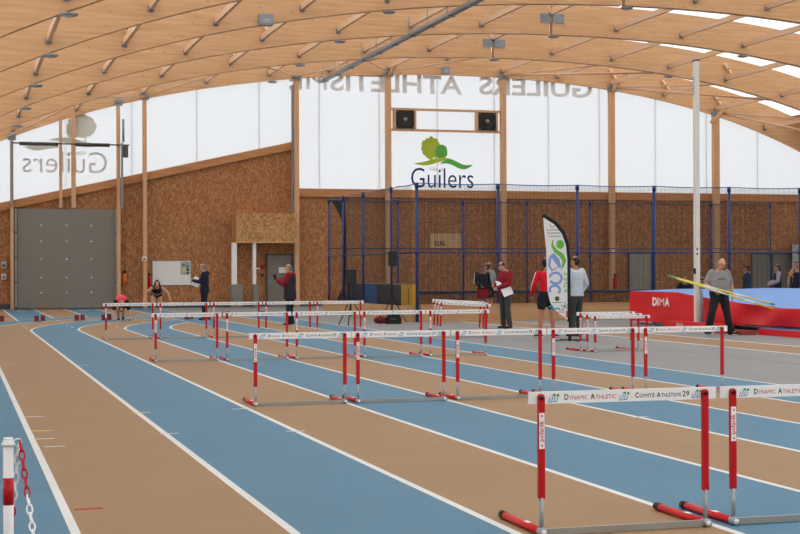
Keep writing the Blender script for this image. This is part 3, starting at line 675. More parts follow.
for j, (x, y, a) in enumerate(((11.02, 32.0, -16), (11.01, 32.2, -18), (11.0, 32.4, -20))):
    h = dup(h0); h.location = (x, y, 0); h.rotation_euler.z = R(a); h.scale.z = .93+.03*j; h.rotation_euler.y = R(3); h.location.z = .03; h['label'] = 'hurdle nested in the far stack behind the third row, %s' % ('front one', 'middle one', 'rear one')[j]; h['group'] = 'nested hurdles at the infield edge'

# ------------------------------------------------------------------ starting blocks
b0 = None
for j, (x, y, lb) in enumerate(((1.28, 47.2, 'at the far left edge'), (2.5, 47.2, 'in front of the big grey door, left'), (3.72, 47.4, 'in front of the big grey door, right'), (4.55, 47.5, 'beside the bending athlete in pink'), (7.15, 47.6, 'left of the man in black'), (7.5, 46.35, 'at the feet of the man in black'), (8.6, 49.0, 'beyond the man in black, to his right'), (9.9, 49.3, 'left of the man with the phone'))):
    if b0 is None:
        b0 = t = thing('starting_block', 'dark red starting block '+lb, 'starting block', (x, y, 0), group='starting blocks')
        b = MB(); b.box((-.03, -.4, 0), (.03, .45, .03)); b.build('rail', M_steel, t)
        for sx, yy in ((-.1, -.2), (.1, .1)):
            b = MB(); b.prism([(yy-.1, .02), (yy+.1, .02), (yy+.04, .2), (yy-.02, .2)], sx-.065, sx+.065, plane='yz'); b.build('foot_pad', M_dred, t)
    else: t = dup(b0); t.location = (x, y, 0); t['label'] = 'dark red starting block '+lb
# painted marks on the floor
for j, (x, y, c, lb) in enumerate(((.8, 16.17, 'w', 'white tick by the first lane line, farthest of four'), (.8, 14.72, 'y', 'yellow tick by the first lane line, between two white ones'), (.78, 14.0, 'w', 'pale tick by the first lane line, third of four'), (.83, 13.35, 'w', 'white tick by the first lane line, nearest of four'), (1.93, 16.25, 'y', 'yellow tick across the second lane line'), (1.93, 14.07, 'w', 'white tick across the second lane line'), (.82, 9.77, 'r', 'red tick beside the first lane line in the foreground'), (3.02, 16.35, 'w', 'white tick across the third lane line, left of the hurdles'), (3.1, 13.9, 'w', 'white tick beside the third lane line, nearer the camera'), (.85, 25.6, 'w', 'white tick by the first lane line far from the camera'), (2.0, 24.9, 'w', 'white tick by the second lane line far from the camera'), (6.79, 14.1, 'w', 'white tick right of the crossbar of the near hurdle'))):
    b = MB(); b.box((x-.09, y-.02, .0), (x+.09, y+.02, .003)); tag(b.build('floor_mark', {'w': mat('mark_white', (200, 200, 196), .7), 'y': mat('mark_yellow', (214, 196, 130), .7), 'r': mat('mark_red', (180, 50, 40), .7)}[c], at=(x, y, 0)), lb, 'painted mark', 'ticks painted on the track')
for j, x in enumerate((2.5, 3.72, 4.94)):
    b = MB(); b.box((x-.18, 60.3, 0), (x+.18, 60.75, .003)); tag(b.build('lane_number', mat('mark_white', (200, 200, 196), .7), at=(x, 60.5, 0)), 'white lane mark before the big grey door, %s from the left' % ORD[j], 'painted mark', 'marks before the big door')

# ------------------------------------------------------------------ red and white chain post
t = thing('chain_post', 'white post with a red band at the lower left corner', 'post', (.197, 5.99, 0))
px_, py_ = t.location.x, t.location.y
b = MB(); b.loft([((0, 0, .02), .02, .02), ((0, 0, .872), .02, .02)], n=18, dome=False); b.build('tube', M_white, t)
b = MB(); b.tube((0, 0, .62), (0, 0, .725), .0206, 18); b.build('red_band', M_red, t)
b = MB(); b.tube((0, 0, .85), (0, 0, .86), .026, 18); b.tube((0, 0, .872), (0, 0, .88), .018, 18); b.path([(.035+.015*math.cos(a), 0, .86+.015*math.sin(a)) for a in [2*math.pi*k/10 for k in range(10)]], .003, 5, closed=True); b.build('cap', M_white, t)
b = MB(); b.tube((0, 0, 0), (0, 0, .03), .13, 24); b.build('base', M_black, t)
def chain(label, p0, p1, sag, n, colour):
    t = thing('plastic_chain', label, 'chain', p0)
    pts = [Vector(p0).lerp(Vector(p1), i/n)-Vector((0, 0, sag*4*(i/n)*(1-i/n))) for i in range(n+1)]
    meshes = {}
    for i in range(n):
        a, c = pts[i], pts[i+1]; d_ = (c-a); ln = d_.length; d_.normalize()
        b = MB(); side = d_.cross(Vector((0, 0, 1)))
        if side.length < .1: side = Vector((1, 0, 0))
        side.normalize(); other = d_.cross(side)
        s2 = (side+other*.5).normalized() if i % 2 else (other-side*.5).normalized(); mid = (a+c)/2-Vector(p0); hl = ln*.62
        ring = [mid+d_*hl*math.cos(k)*1.0+s2*.0105*math.sin(k) for k in [2*math.pi*j/12 for j in range(12)]]
        b.path(ring, .0036, 6, closed=True); b.build('link', colour(i), t)
red, wh = M_red, M_white
chain('red and white plastic chain hanging from the white post towards the camera', (px_+.045, py_-.005, .865), (px_+.35, py_-2.6, .86), .78, 92, lambda i: red if (i//6) % 2 == 0 else wh)
chain('second red and white plastic chain behind the first, hanging from the white post', (px_+.04, py_+.03, .85), (px_-.12, py_+1.2, .85), .7, 66, lambda i: wh if (i//7) % 2 == 0 else red)

# ------------------------------------------------------------------ feather flag
FX, FY = 12.67, 29.73
t = thing('feather_flag', 'white feather flag with black edge and green and blue print', 'flag', (FX, FY, 0), rz=-YAW); t.scale.z = .98
b = MB(); b.path([(0, 0, 0.1), (0, 0, .6), (.0, 0, 1.2), (-.0, 0, 1.8), (-.03, 0, 2.15), (-.12, 0, 2.4), (-.28, 0, 2.6), (-.54, 0, 2.78)], .022, 8); b.build('pole', M_black, t)
edge = [(-.0, .42), (.0, .6), (-.0, 1.8), (-.03, 2.12), (-.12, 2.37), (-.28, 2.58), (-.56, 2.76)]
left = [(-.56, 2.76), (-.55, 2.5), (-.5, 2.0), (-.49, 1.5), (-.475, 1.1), (-.42, .85), (-.3, .66), (-.14, .53), (-.0, .46)]
b = MB(); b.prism(edge+left[1:-1], -.004, .004); cl = b.build('flag_cloth', mat('flag_white', (222, 220, 216), .7, vary=.03), t)
b = MB(); b.loft([((x-.02, 0, z), .035, .009) for x, z in edge], n=8, dome=False); b.build('black_sleeve', M_black, t)
FB, FG = mat('flag_blue', (128, 152, 200), .7), mat('flag_green', (108, 172, 70), .7)
def ribbon(pts, wd, y, b):
    n = len(pts); L_, R_ = [], []
    for i in range(n):
        a, c = Vector(pts[max(i-1, 0)]), Vector(pts[min(i+1, n-1)]); d_ = (c-a).normalized(); nn = Vector((-d_.y, d_.x)); p = Vector(pts[i])
        ww = wd[i] if isinstance(wd, (list, tuple)) else wd
        L_.append(p+nn*ww/2); R_.append(p-nn*ww/2)
    for i in range(n-1): b.add([(L_[i].x, y, L_[i].y), (L_[i+1].x, y, L_[i+1].y), (R_[i+1].x, y, R_[i+1].y), (R_[i].x, y, R_[i].y)], [(0, 1, 2, 3)])
b = MB(); b.prism([(-.2+.085*math.cos(a), 2.12+.1*math.sin(a)) for a in [2*math.pi*k/20 for k in range(20)]], -.0065, -.0045)
ribbon([(-.36, 2.22), (-.37, 2.1), (-.3, 1.98), (-.17, 1.88), (-.11, 1.76), (-.14, 1.66), (-.19, 1.55)], [.02, .05, .09, .1, .09, .05, .01], -.0055, b); b.build('green_figure', FG, cl)
b = MB(); ribbon([(-.42, 1.82), (-.36, 1.88), (-.28, 1.78), (-.2, 1.62)], [.08, .12, .12, .06], -.0055, b); ribbon([(-.42, 1.82), (-.44, 1.66), (-.38, 1.55), (-.24, 1.62)], [.06, .05, .05, .02], -.0055, b)
for cx, cz, rx, rz, a0, a1 in ((-.3, 1.38, .13, .12, -2.6, 3.0), (-.32, 1.12, .11, .1, -.8, 3.6)):
    ribbon([(cx+rx*math.cos(a0+(a1-a0)*k/12), cz+rz*math.sin(a0+(a1-a0)*k/12)) for k in range(13)], .055, -.0055, b)
b.build('blue_swirl', FB, cl)
b = MB(); text(b, 'ATHLE', .14, lambda a, c: (-.03-c, -.0055, 1.05+a*1.0), width=.46, bold=.005); b.build('green_letters', FG, cl)
b = MB()
for k, s_ in enumerate(('COMITE', 'FINISTERE', 'ATHLETISME')): text(b, s_, .05, lambda a, c: (-.49+.02*k+a, -.0055, 2.42-.07*k+c), width=.3-.02*k, bold=.01)
ribbon([(-.42, 2.56), (-.4, 2.5), (-.34, 2.5), (-.3, 2.55)], .012, -.0055, b); b.build('small_print', M_ink, cl)
b = MB(); b.prism([(-.27+.05*math.cos(a), .93+.055*math.sin(a)) for a in [2*math.pi*k/14 for k in range(14)]], -.0065, -.0045); b.box((-.37, -.006, .84), (-.17, -.005, .855)); b.build('dark_emblem', mat('flag_olive', (80, 96, 50), .7), cl)
b = MB(); ribbon([(-.45, .74), (-.38, .78), (-.34, .7), (-.26, .72), (-.2, .69)], .035, -.0055, b); ribbon([(-.42, .68), (-.36, .72), (-.3, .66)], .03, -.0055, b); b.build('teal_mark', mat('flag_teal', (70, 150, 170), .7), cl)
b = MB(); ribbon([(-.2, .78), (-.1, .76), (-.04, .8)], .015, -.0055, b); ribbon([(-.1, .86), (-.11, .76), (-.17, .66)], .018, -.0055, b); ribbon([(-.11, .76), (-.03, .7)], .015, -.0055, b); b.build('line_figure', mat('flag_greygreen', (90, 110, 100), .7), cl)
b = MB(); ribbon([(-.3, .72-.08), (-.26, .64), (-.3, .6)], .02, -.0055, b); text(b, 'athle', .06, lambda a, c: (-.26+a, -.0055, .62+c), width=.15); b.box((-.08, -.006, .52), (-.03, -.005, .66)); b.box((-.14, -.006, .52), (-.1, -.005, .535)); b.build('red_mark', M_inkred, cl)
b = MB()
for a in range(4): k = a*math.pi/2+.4; b.bar((0, 0, .03), (.42*math.cos(k), .42*math.sin(k), .015), .03, .02)
b.tube((0, 0, 0), (0, 0, .12), .035); b.build('cross_foot', M_black, t)

# ------------------------------------------------------------------ speakers on tripods
def tripod_speaker(x, y, zc, wd, ht, label_s, label_t, rz=0, spread=.45):
    t = thing('speaker_stand', label_t, 'speaker stand', (x, y, 0), rz=rz)
    b = MB(); b.tube((0, 0, .25), (0, 0, zc-ht/2), .018); b.build('pole', M_black, t)
    b = MB(); b.tube((0, 0, .7), (0, 0, .82), .03); b.build('collar', M_black, t)
    for k in range(3):
        a = 2*math.pi*k/3+.3; b = MB(); b.tube((0, 0, .78), (spread*math.cos(a), spread*math.sin(a), .015), .014); b.build('leg', M_black, t)
        b = MB(); b.tube((0, 0, .3), (spread*.62*math.cos(a), spread*.62*math.sin(a), .3), .008); b.build('brace', M_black, t)
    t = thing('loudspeaker', label_s, 'loudspeaker', (x, y, zc-ht/2), rz=rz)
    b = MB(); b.prism([(-wd/2, -.16), (wd/2, -.16), (wd*.36, .16), (-wd*.36, .16)], 0, ht, plane='xy'); b.build('cabinet', mat('speaker_black', (30, 31, 31), .6, vary=.1), t)
    b = MB(); b.box((-wd*.42, -.172, .03), (wd*.42, -.16, ht-.03)); b.build('grille', mat('speaker_grille', (44, 45, 45), .7, vary=.1), t)
tripod_speaker(10.61, 40.4, 1.36, .3, .4, 'black loudspeaker on the lower stand, left one', 'black tripod stand of the left loudspeaker', rz=-.2)
tripod_speaker(12.28, 42.0, 1.88, .25, .42, 'black loudspeaker raised high on its stand, right one', 'black tripod stand of the right loudspeaker', rz=-.2)
t = thing('equipment_case', 'black equipment case on the floor under the right loudspeaker', 'case', (12.1, 41.3, 0), rz=-.3)
b = MB(); b.box((-.22, -.18, 0), (.24, .18, .2)); b.box((-.17, -.14, .2), (.2, .14, .27)); b.build('case_body', M_black, t); b = MB(); b.box((-.08, -.215, .12), (.1, -.2, .16)); b.build('handle', M_dgrey, t)
t = thing('duffel_bag', 'dark red bag on the floor left of the black case', 'bag', (11.72, 41.3, 0), rz=-.3)
b = MB(); b.loft([((-.09, 0, .11), .1, .1), ((0, 0, .13), .13, .12), ((.09, 0, .11), .1, .1)], side=(0, 1, 0)); b.build('bag_body', mat('maroon_cloth', (110, 30, 38), .8, vary=.15), t); b = MB(); b.path([(-.07, -.03, .22), (-.04, -.04, .29), (.04, -.04, .29), (.07, -.03, .22)], .01, 6); b.build('strap', M_white, t)

# ------------------------------------------------------------------ landing mat, uprights
def mat_top(y):   # height of the near edge of the landing mat
    return .93 if y > 35.6 else .93-.30*min(1, (35.6-y)/5.0)**.75
t = thing('landing_mat', 'large red and blue pole vault landing mat', 'landing mat', (21, 34, 0), world=True)
ny, nz = 60, 8; ys = [27+(38.6-27)*i/ny for i in range(ny+1)]
def mx_(y, s_):   # x of the red side with folds, s_ 0 bottom .. 1 top
    f = .05*math.sin(y*2.1+1)*math.sin(math.pi*s_)+(.1*math.sin((y-30.5)*3.2+s_*2.4)*math.exp(-((y-31.0)/2.2)**2))*(.35+.6*s_)
    return 18.3-f
b = MB(); b.smooth = True; vs = []; fs = []
for i, y in enumerate(ys):
    zb = .1 if y > 35 else .1+.1*min(1, (35-y)/3)
    for k in range(nz+1): s_ = k/nz; vs.append((mx_(y, s_), y, zb+(mat_top(y)-zb)*s_))
for i in range(ny):
    for k in range(nz): o = i*(nz+1)+k; fs.append((o, o+1, o+nz+2, o+nz+1))
b.add(vs, fs); b.smooth = False
b.box((18.45, 38.5, .1), (23.9, 38.62, .93)); b.build('red_cover', mat('red_tarpaulin', (220, 36, 42), .42, vary=.08, scale=3), t)
b = MB(); b.smooth = True; vs = []; fs = []; nx = 16
for i, y in enumerate(ys):
    for k in range(nx+1):
        s_ = k/nx; x = mx_(y, 1)+(23.9-mx_(y, 1))*s_; e_ = min(1, s_*3)
        z = mat_top(y)*(1-e_)+e_*(.97)+.02*math.sin(x*2+y*1.3)*math.sin(math.pi*s_)
        vs.append((x, y, z))
for i in range(ny):
    for k in range(nx): o = i*(nx+1)+k; fs.append((o, o+1, o+nx+2, o+nx+1))
b.add(vs, fs); b.smooth = False; b.build('blue_top', mat('blue_tarpaulin', (104, 148, 208), .5, vary=.06, scale=2), t)
b = MB(); b.box((18.5, 27.1, .1), (23.8, 38.5, .45)); b.build('foam_core', M_dred, t)
b = MB()
for y in (37.4, 36.2, 33.0, 31.6, 29.5): b.box((18.42, y, 0), (18.47, y+.05, .12))
b.box((18.42, 27.2, .02), (18.47, 38.3, .06)); b.box((18.4, 29.5, .14), (18.45, 35.2, .17)); b.box((18.9, 27.2, 0), (23.5, 38.4, .1)); b.build('trolley_frame', M_alu, t)
b = MB(); text(b, 'DIMA', .3, lambda a, c: (18.2, 37.0-a*1.0, .56+c), width=1.02, bold=.045)
b.build('lettering', M_white, t)
t = thing('mat_apron', 'low red and blue mat lying in front of the landing mat at the right edge', 'floor mat', (17.9, 29, 0), world=True)
b = MB(); b.box((17.95, 27, 0), (18.28, 31.0, .14)); b.build('red_side', MATS['red_tarpaulin'], t); b = MB(); b.box((17.98, 27.05, .14), (18.28, 30.95, .155)); b.build('blue_sheet', mat('blue_sheet', (110, 120, 180), .6, vary=.06), t)
t = thing('base_pad', 'long red pad covering the foot of the tall upright', 'pad', (17.9, 34, 0), world=True)
b = MB(); b.box((17.8, 32.5, 0), (18.0, 35.5, .2)); b.build('pad_body', MATS['red_tarpaulin'], t); b = MB(); text(b, 'DIMA', .13, lambda a, c: (17.795, 34.8-a, .07+c), width=.36, bold=.02); b.build('lettering', M_white, t)
t = thing('takeoff_board', 'flat dark red wooden board on the grey floor by the walking man', 'board', (17.6, 31.8, 0), world=True)
b = MB(); b.box((17.45, 30.9, 0), (17.85, 32.2, .09)); b.build('board_body', mat('brown_red', (150, 60, 52), .6, vary=.08), t); b = MB(); b.box((17.45, 30.9, .09), (17.85, 32.2, .1)); b.build('top_sheet', M_dred, t)
t = thing('vault_upright', 'tall cream pole vault upright standing before the landing mat', 'pole vault upright', (18.1, 34.25, 0), world=True)
b = MB(); b.box((18.03, 34.18, .1), (18.15, 34.3, 6.83)); b.build('mast', mat('cream_aluminium', (222, 216, 204), .45, vary=.03), t)
b = MB(); b.box((18.02, 34.16, .0), (18.17, 34.6, .12)); b.build('foot_plate', M_steel, t)
b = MB(); b.box((18.02, 34.2, 5.93), (18.03, 34.29, 6.48)); b.build('marking_strip', M_white, t)
for k in range(9): b = MB(); b.box((18.012, 34.21, 5.96+.055*k), (18.02, 34.28, 5.98+.055*k)); b.build('scale_mark', NV, t)
for z in (1.9, 2.02): b = MB(); b.box((18.05, 34.172, z), (18.09, 34.18, z+.05)); b.build('scale_mark', NV, t)
b = MB(); b.box((17.995, 34.18, 1.42), (18.03, 34.24, 1.56)); b.tube((18.01, 34.16, 1.4), (18.01, 34.16, 1.5), .01); b.build('winding_handle', M_black, t)
b = MB(); b.box((18.02, 34.17, 6.83), (18.16, 34.31, 6.86)); b.build('end_cap', M_black, t)
b = MB(); b.box((18.1, 34.05, .1), (18.16, 34.1, 1.0)); b.bar((18.12, 34.08, .9), (18.12, 34.2, 1.2), .03, .03); b.build('side_stay', M_steel, t)

# ------------------------------------------------------------------ people
def fused(mb, voxel, name, m, parent, smooth=2):
    """overlapping closed shapes joined into one continuous skin"""
    me = bpy.data.meshes.new(name); me.from_pydata(mb.v, [], mb.f); import bmesh
    bm = bmesh.new(); bm.from_mesh(me); bmesh.ops.recalc_face_normals(bm, faces=bm.faces); bm.to_mesh(me); bm.free()
    tmp = bpy.data.objects.new('tmp', me); sc.collection.objects.link(tmp)
    r_ = tmp.modifiers.new('r', 'REMESH'); r_.mode = 'VOXEL'; r_.voxel_size = voxel
    s_ = tmp.modifiers.new('s', 'SMOOTH'); s_.iterations = smooth; s_.factor = .5
    dg = bpy.context.evaluated_depsgraph_get(); me2 = bpy.data.meshes.new_from_object(tmp.evaluated_get(dg)); me2.name = name
    bpy.data.objects.remove(tmp); me2.materials.clear(); me2.materials.append(m)
    for p_ in me2.polygons: p_.use_smooth = True; p_.material_index = 0
    ob = bpy.data.objects.new(name, me2); sc.collection.objects.link(ob); ob.parent = parent; return ob
V = Vector
def person(label, loc, rz, J, look, h=1.75, group=None):
    """J: joints for a 1.75 m figure facing +Y, right side +X"""
    t = thing('person', label, 'person', (loc[0], loc[1], 0), rz=rz, group=group); k = h/1.75; wdt = look.get('build', 1.0)
    D = dict(pel=(0, 0, .93), wai=(0, .0, 1.08), che=(0, .0, 1.29), nek=(0, -.01, 1.47), hed=(0, .015, 1.62), hf=(0, 1, 0),
             shR=(.17, -.01, 1.42), elR=(.24, -.03, 1.14), wrR=(.25, .05, .90), hipR=(.09, 0, .90), knR=(.10, .02, .49), anR=(.10, -.02, .08), toR=(.12, .13, .03),
             shL=(-.17, -.01, 1.42), elL=(-.24, -.03, 1.14), wrL=(-.25, .05, .90), hipL=(-.09, 0, .90), knL=(-.10, .02, .49), anL=(-.10, -.02, .08), toL=(-.12, .13, .03))
    D.update(J); P = {n_: V(v)*(k if n_ != 'hf' else 1) for n_, v in D.items()}
    side = (P['shR']-P['shL']).normalized(); sk = look.get('skin', M_skin)
    def torso(b, g, belly=0.0, bottom=0, top=1, dome=True):
        up = (P['nek']-P['pel'])
        hipc = (P['hipR']+P['hipL'])/2
        rows_ = [(hipc-up*.06, (.155+g)*wdt, .105+g), (P['pel'], (.160+g)*wdt, .112+g), (P['wai'], (.138+g)*wdt+belly*.6, .102+g+belly), (P['che']-up*.08, (.150+g)*wdt+belly*.4, .108+g+belly*.7), (P['che'], (.162+g)*wdt, .112+g), ((P['shR']+P['shL'])/2-up*.02, (.150+g)*wdt, .085+g), ((P['shR']+P['shL'])/2+up*.06, .085+g*.7, .062+g*.6)]
        rows_ = rows_[bottom:len(rows_) if top else 5]
        b.loft([(a, c*k, d_*k) for a, c, d_ in rows_], side=side, n=18, dome=dome)
    def arm(b, s_, g, to=1.0, cuff=0):
        sh, el, wr = P['sh'+s_], P['el'+s_], P['wr'+s_]
        pts = [(sh, .052+g, .052+g), (sh.lerp(el, .35), .048+g, .046+g), (sh.lerp(el, .8), .040+g, .040+g), (el, .038+g, .038+g), (el.lerp(wr, .3), .039+g, .037+g), (el.lerp(wr, .75), .029+g+cuff, .027+g+cuff), (wr, .024+g+cuff, .021+g+cuff)]
        if to < 1: pts = pts[:3] if to > .3 else pts[:2]
        b.loft([(a, c*k, d_*k) for a, c, d_ in pts], side=side, n=12)
    def leg(b, s_, g, to=1.0, cuff=0):
        hp, kn, an = P['hip'+s_], P['kn'+s_], P['an'+s_]; bk = V((0, 0, 0))
        pts = [(hp, .088+g, .092+g), (hp.lerp(kn, .4), .077+g, .080+g), (hp.lerp(kn, .85), .058+g, .060+g), (kn, .054+g, .056+g), (kn.lerp(an, .28), .056+g, .058+g), (kn.lerp(an, .65), .042+g+cuff*.5, .044+g+cuff*.5), (an, .034+g+cuff, .036+g+cuff)]
        if to < 1: pts = [pts[0], (hp.lerp(kn, to), .078+g, .082+g)] if to > .4 else pts[:2]
        b.loft([(a, c*k, d_*k) for a, c, d_ in pts], side=(1, 0, 0), n=14)
    # body -----------------------------------------------------------
    b = MB(); torso(b, 0, look.get('belly', 0))
    hf = P['hf'].normalized(); hu = (P['hed']-P['nek']); hu = (hu-hf*hu.dot(hf)).normalized() if abs(hu.normalized().dot(hf)) < .95 else V((0, 0, 1)).cross(hf).cross(hf)*-1
    hx = hf.cross(hu).normalized(); H = P['hed']
    Q = lambda x, y, z: H+(hx*x+hf*y+hu*z)*k
    b.loft([(P['nek']-(P['nek']-P['che'])*.3, .058*k, .06*k), (P['nek'], .052*k, .054*k), (Q(0, -.02, -.06), .05*k, .055*k)], side=side, n=12)
    b.loft([(Q(0, .0, -.088), .036*k, .048*k), (Q(0, .008, -.07), .052*k, .068*k), (Q(0, .002, -.03), .067*k, .084*k), (Q(0, -.004, .01), .073*k, .092*k), (Q(0, -.006, .05), .072*k, .091*k), (Q(0, -.008, .085), .052*k, .066*k)], side=hx, n=18)
    b.loft([(Q(0, .086, .018), .010*k, .010*k), (Q(0, .108, -.018), .015*k, .013*k)], side=hx, n=8)       # nose
    b.loft([(Q(-.045, .078, .03), .009*k, .009*k), (Q(.045, .078, .03), .009*k, .009*k)], side=hu, n=8)   # brow
    b.loft([(Q(-.018, .082, -.062), .010*k, .010*k), (Q(.018, .082, -.062), .010*k, .010*k)], side=hu, n=8)
    for s_ in (-1, 1): b.loft([(Q(s_*.074, -.008, -.022), .009*k, .014*k), (Q(s_*.08, -.014, .018), .010*k, .02*k)], side=hx, n=8)   # ears
    for s_ in 'RL':
        arm(b, s_, 0); leg(b, s_, 0)
        an, to = P['an'+s_], P['to'+s_]; b.loft([(an-(to-an)*.25-V((0, 0, .02))*k, .034*k, .03*k), (an.lerp(to, .4), .038*k, .032*k), (to, .036*k, .02*k)], side=(1, 0, 0), n=10)
        # hand: palm, four fingers and a thumb
        wr, el = P['wr'+s_], P['el'+s_]; d_ = (wr-el).normalized()
        if 'hd'+s_ in P: d_ = P['hd'+s_].normalized()
        pn = P.get('pn'+s_, (V((0, 0, 0))-side*(1 if s_ == 'R' else -1))); pn = (pn-d_*pn.dot(d_)).normalized(); ax = d_.cross(pn).normalized()
        fw = V((0, 1, 0)) if s_ == 'R' else V((0, 1, 0))
        if ax.dot(hf) < 0: ax = -ax
        b.loft([(wr, .022*k, .019*k), (wr+d_*.045*k, .036*k, .015*k), (wr+d_*.088*k, .038*k, .013*k)], side=ax, n=10)
        for i, ln in enumerate((.068, .078, .072, .056)):
            base = wr+(d_*.088+ax*(.030-.020*i))*k; m1 = base+(d_*.75+pn*.35)*ln*.5*k; tp = m1+(d_*.45+pn*.85).normalized()*ln*.5*k
            b.loft([(base, .0088*k, .0088*k), (m1, .0085*k, .0085*k), (tp, .007*k, .007*k)], side=ax, n=6)
        tb = wr+(d_*.03+ax*.028)*k; b.loft([(tb, .011*k, .011*k), (tb+(ax*.7+d_*.7+pn*.2)*.035*k, .0098*k, .0098*k), (tb+(ax*.75+d_*1.5+pn*.55)*.04*k, .008*k, .008*k)], side=pn, n=6)
    fused(b, .0088*k, 'body', sk, t, 1)
    body = t.children[-1] if t.children else None
    # face details
    for s_ in (-1, 1):
        e = MB(); e.ell(Q(s_*.031, .079, .008), .012*k, .009*k, .007*k, 8, 6); e.build('eye', mat('eye_dark', (46, 34, 30), .3), t)
    e = MB(); e.loft([(Q(-.02, .089, -.052), .004*k, .005*k), (Q(.02, .089, -.052), .004*k, .005*k)], side=hu, n=6); e.build('mouth', mat('lips', (150, 84, 78), .5), t)
    # hair
    hair = look.get('hair', 'short'); hm = look.get('hairm')
    if hair != 'none':
        e = MB()
        if hair in ('short', 'long', 'cap'):
            e.loft([(Q(0, -.034, -.035), .066*k, .062*k), (Q(0, -.030, .0), .080*k, .080*k), (Q(0, -.020, .045), .082*k, .092*k), (Q(0, -.012, .085), .064*k, .078*k), (Q(0, -.012, .108), .03*k, .04*k)], side=hx, n=18)
            e.loft([(Q(-.04, .06, .078), .022*k, .02*k), (Q(.04, .06, .078), .022*k, .02*k)], side=hu, n=8)
        if hair == 'long': e.loft([(Q(0, -.07, .03), .06*k, .035*k), (Q(0, -.085, -.06), .055*k, .035*k), (Q(0, -.09, -.15), .035*k, .025*k)], side=hx, n=10)
        if hair == 'loose':
            e.loft([(Q(0, -.03, -.02), .085*k, .075*k), (Q(0, -.02, .04), .086*k, .098*k), (Q(0, -.012, .1), .055*k, .07*k)], side=hx, n=16)
            for s_ in (-1, 1): e.loft([(Q(s_*.066, .02, .06), .026*k, .04*k), (Q(s_*.084, .02, -.03), .024*k, .04*k), (Q(s_*.09, .03, -.17), .03*k, .035*k)], side=hx, n=10)
        if hair == 'bald':
            for s_ in (-1, 1): e.loft([(Q(s_*.062, .01, .012), .018*k, .022*k), (Q(s_*.066, -.04, .01), .018*k, .03*k), (Q(s_*.03, -.085, .0), .03*k, .03*k)], side=hu, n=10)
        fused(e, .010*k, 'hair', hm, t, 2)
        if hair == 'cap':
            e = MB(); e.loft([(Q(0, -.015, .05), .086*k, .096*k), (Q(0, -.012, .09), .07*k, .082*k), (Q(0, -.012, .115), .035*k, .045*k)], side=hx, n=18)
            e.loft([(Q(0, .075, .055), .06*k, .010*k), (Q(0, .15, .045), .05*k, .007*k)], side=hx, n=12); fused(e, .010*k, 'cap', look['capm'], t, 1)
        if hair == 'glasses': pass
    if look.get('glasses'):
        e = MB()
        for s_ in (-1, 1): e.path([Q(s_*.032+.02*math.cos(a), .098, .008+.015*math.sin(a)) for a in [2*math.pi*j/10 for j in range(10)]], .003*k, 5, closed=True)
        e.path([Q(-.052, .096, .012), Q(-.078, -.01, .015)], .003*k, 5); e.path([Q(.052, .096, .012), Q(.078, -.01, .015)], .003*k, 5); e.build('glasses', M_black, t)
    # clothes --------------------------------------------------------
    bt = look.get('bottom')
    if bt:
        b = MB(); g = look.get('bg', .016); up = (P['nek']-P['pel'])*.5; hipc = (P['hipR']+P['hipL'])/2
        b.loft([(hipc-up*.10, (.150+g)*wdt*k, (.108+g)*k), (P['pel'], (.165+g)*wdt*k, (.118+g)*k), (P['pel'].lerp(P['wai'], .4), (.155+g)*wdt*k+look.get('belly', 0)*.3, (.112+g)*k+look.get('belly', 0)*.4)], side=side, n=18)
        for s_ in 'RL': leg(b, s_, g, {'long': 1, 'shorts': .5, 'brief': .35}[bt], look.get('cuff', .02) if bt == 'long' else 0)
        if bt == 'brief': b = MB(); b.loft([(hipc-up*.12, (.15)*k, .12*k), (hipc-up*.02, (.195)*wdt*k, .135*k), (P['pel']+up*.05, .178*wdt*k, .13*k)], side=side, n=18)
        fused(b, .012*k, {'long': 'trousers', 'shorts': 'shorts', 'brief': 'shorts'}[bt], look['bm'], t, 3)
    tp = look.get('top'); topo = None
    if tp:
        g = look.get('tg', .016); b = MB()
        if tp == 'crop': b.loft([(P['che']-(P['che']-P['wai'])*.45, (.172)*k, .13*k), (P['che'], .184*k, .136*k), (P['che'].lerp(P['nek'], .45), .165*k, .118*k)], side=side, n=18)
        elif tp == 'singlet':
            torso(b, g, look.get('belly', 0), 1, 0)
            for s_ in (-1, 1): b.loft([(P['che']+side*s_*.085*k+V((0, 0, .02)), .035*k, (.112+g)*k), ((P['shR']+P['shL'])/2+side*s_*.085*k+V((0, 0, .045))*k, .026*k, .07*k)], side=side, n=10)
        else:
            torso(b, g+.006, look.get('belly', 0), 1, 1, False)
            if look.get('hem'): hipc = (P['hipR']+P['hipL'])/2; b.loft([(P['pel'], (.168+g)*wdt*k, (.12+g)*k), (hipc-V((0, 0, look['hem']))*k, (.172+g)*wdt*k, (.125+g)*k)], side=side, n=18, dome=False)
            for s_ in 'RL': arm(b, s_, g, {'long': 1, 'short': .6, 'vest': .2}[tp] if tp != 'vest' else .2, .004)
        topo = fused(b, .012*k, look.get('topn', 'shirt'), look['tm'], t, 3)
        if look.get('collar'): e = MB(); e.loft([(P['nek']-hu*.03*k, .072*k, .075*k), (P['nek']+hu*.025*k, .066*k, .072*k)], side=side, n=16, dome=False); e.build('collar', look['collar'], t)
        if look.get('hood'): e = MB(); e.loft([(P['nek']+V((-.06, -.05, .0))*k, .05*k, .05*k), (P['nek']+V((0, -.10, -.03))*k, .06*k, .06*k), (P['nek']+V((.06, -.05, .0))*k, .05*k, .05*k)], side=(0, 0, 1), n=12); fused(e, .014*k, 'hood', look['hood'], t, 2)
        if look.get('sleeves'):
            e = MB()
            for s_ in 'RL': arm(e, s_, g+.006, 1, .004)
            fused(e, .012*k, 'sleeves', look['sleeves'], t, 2)
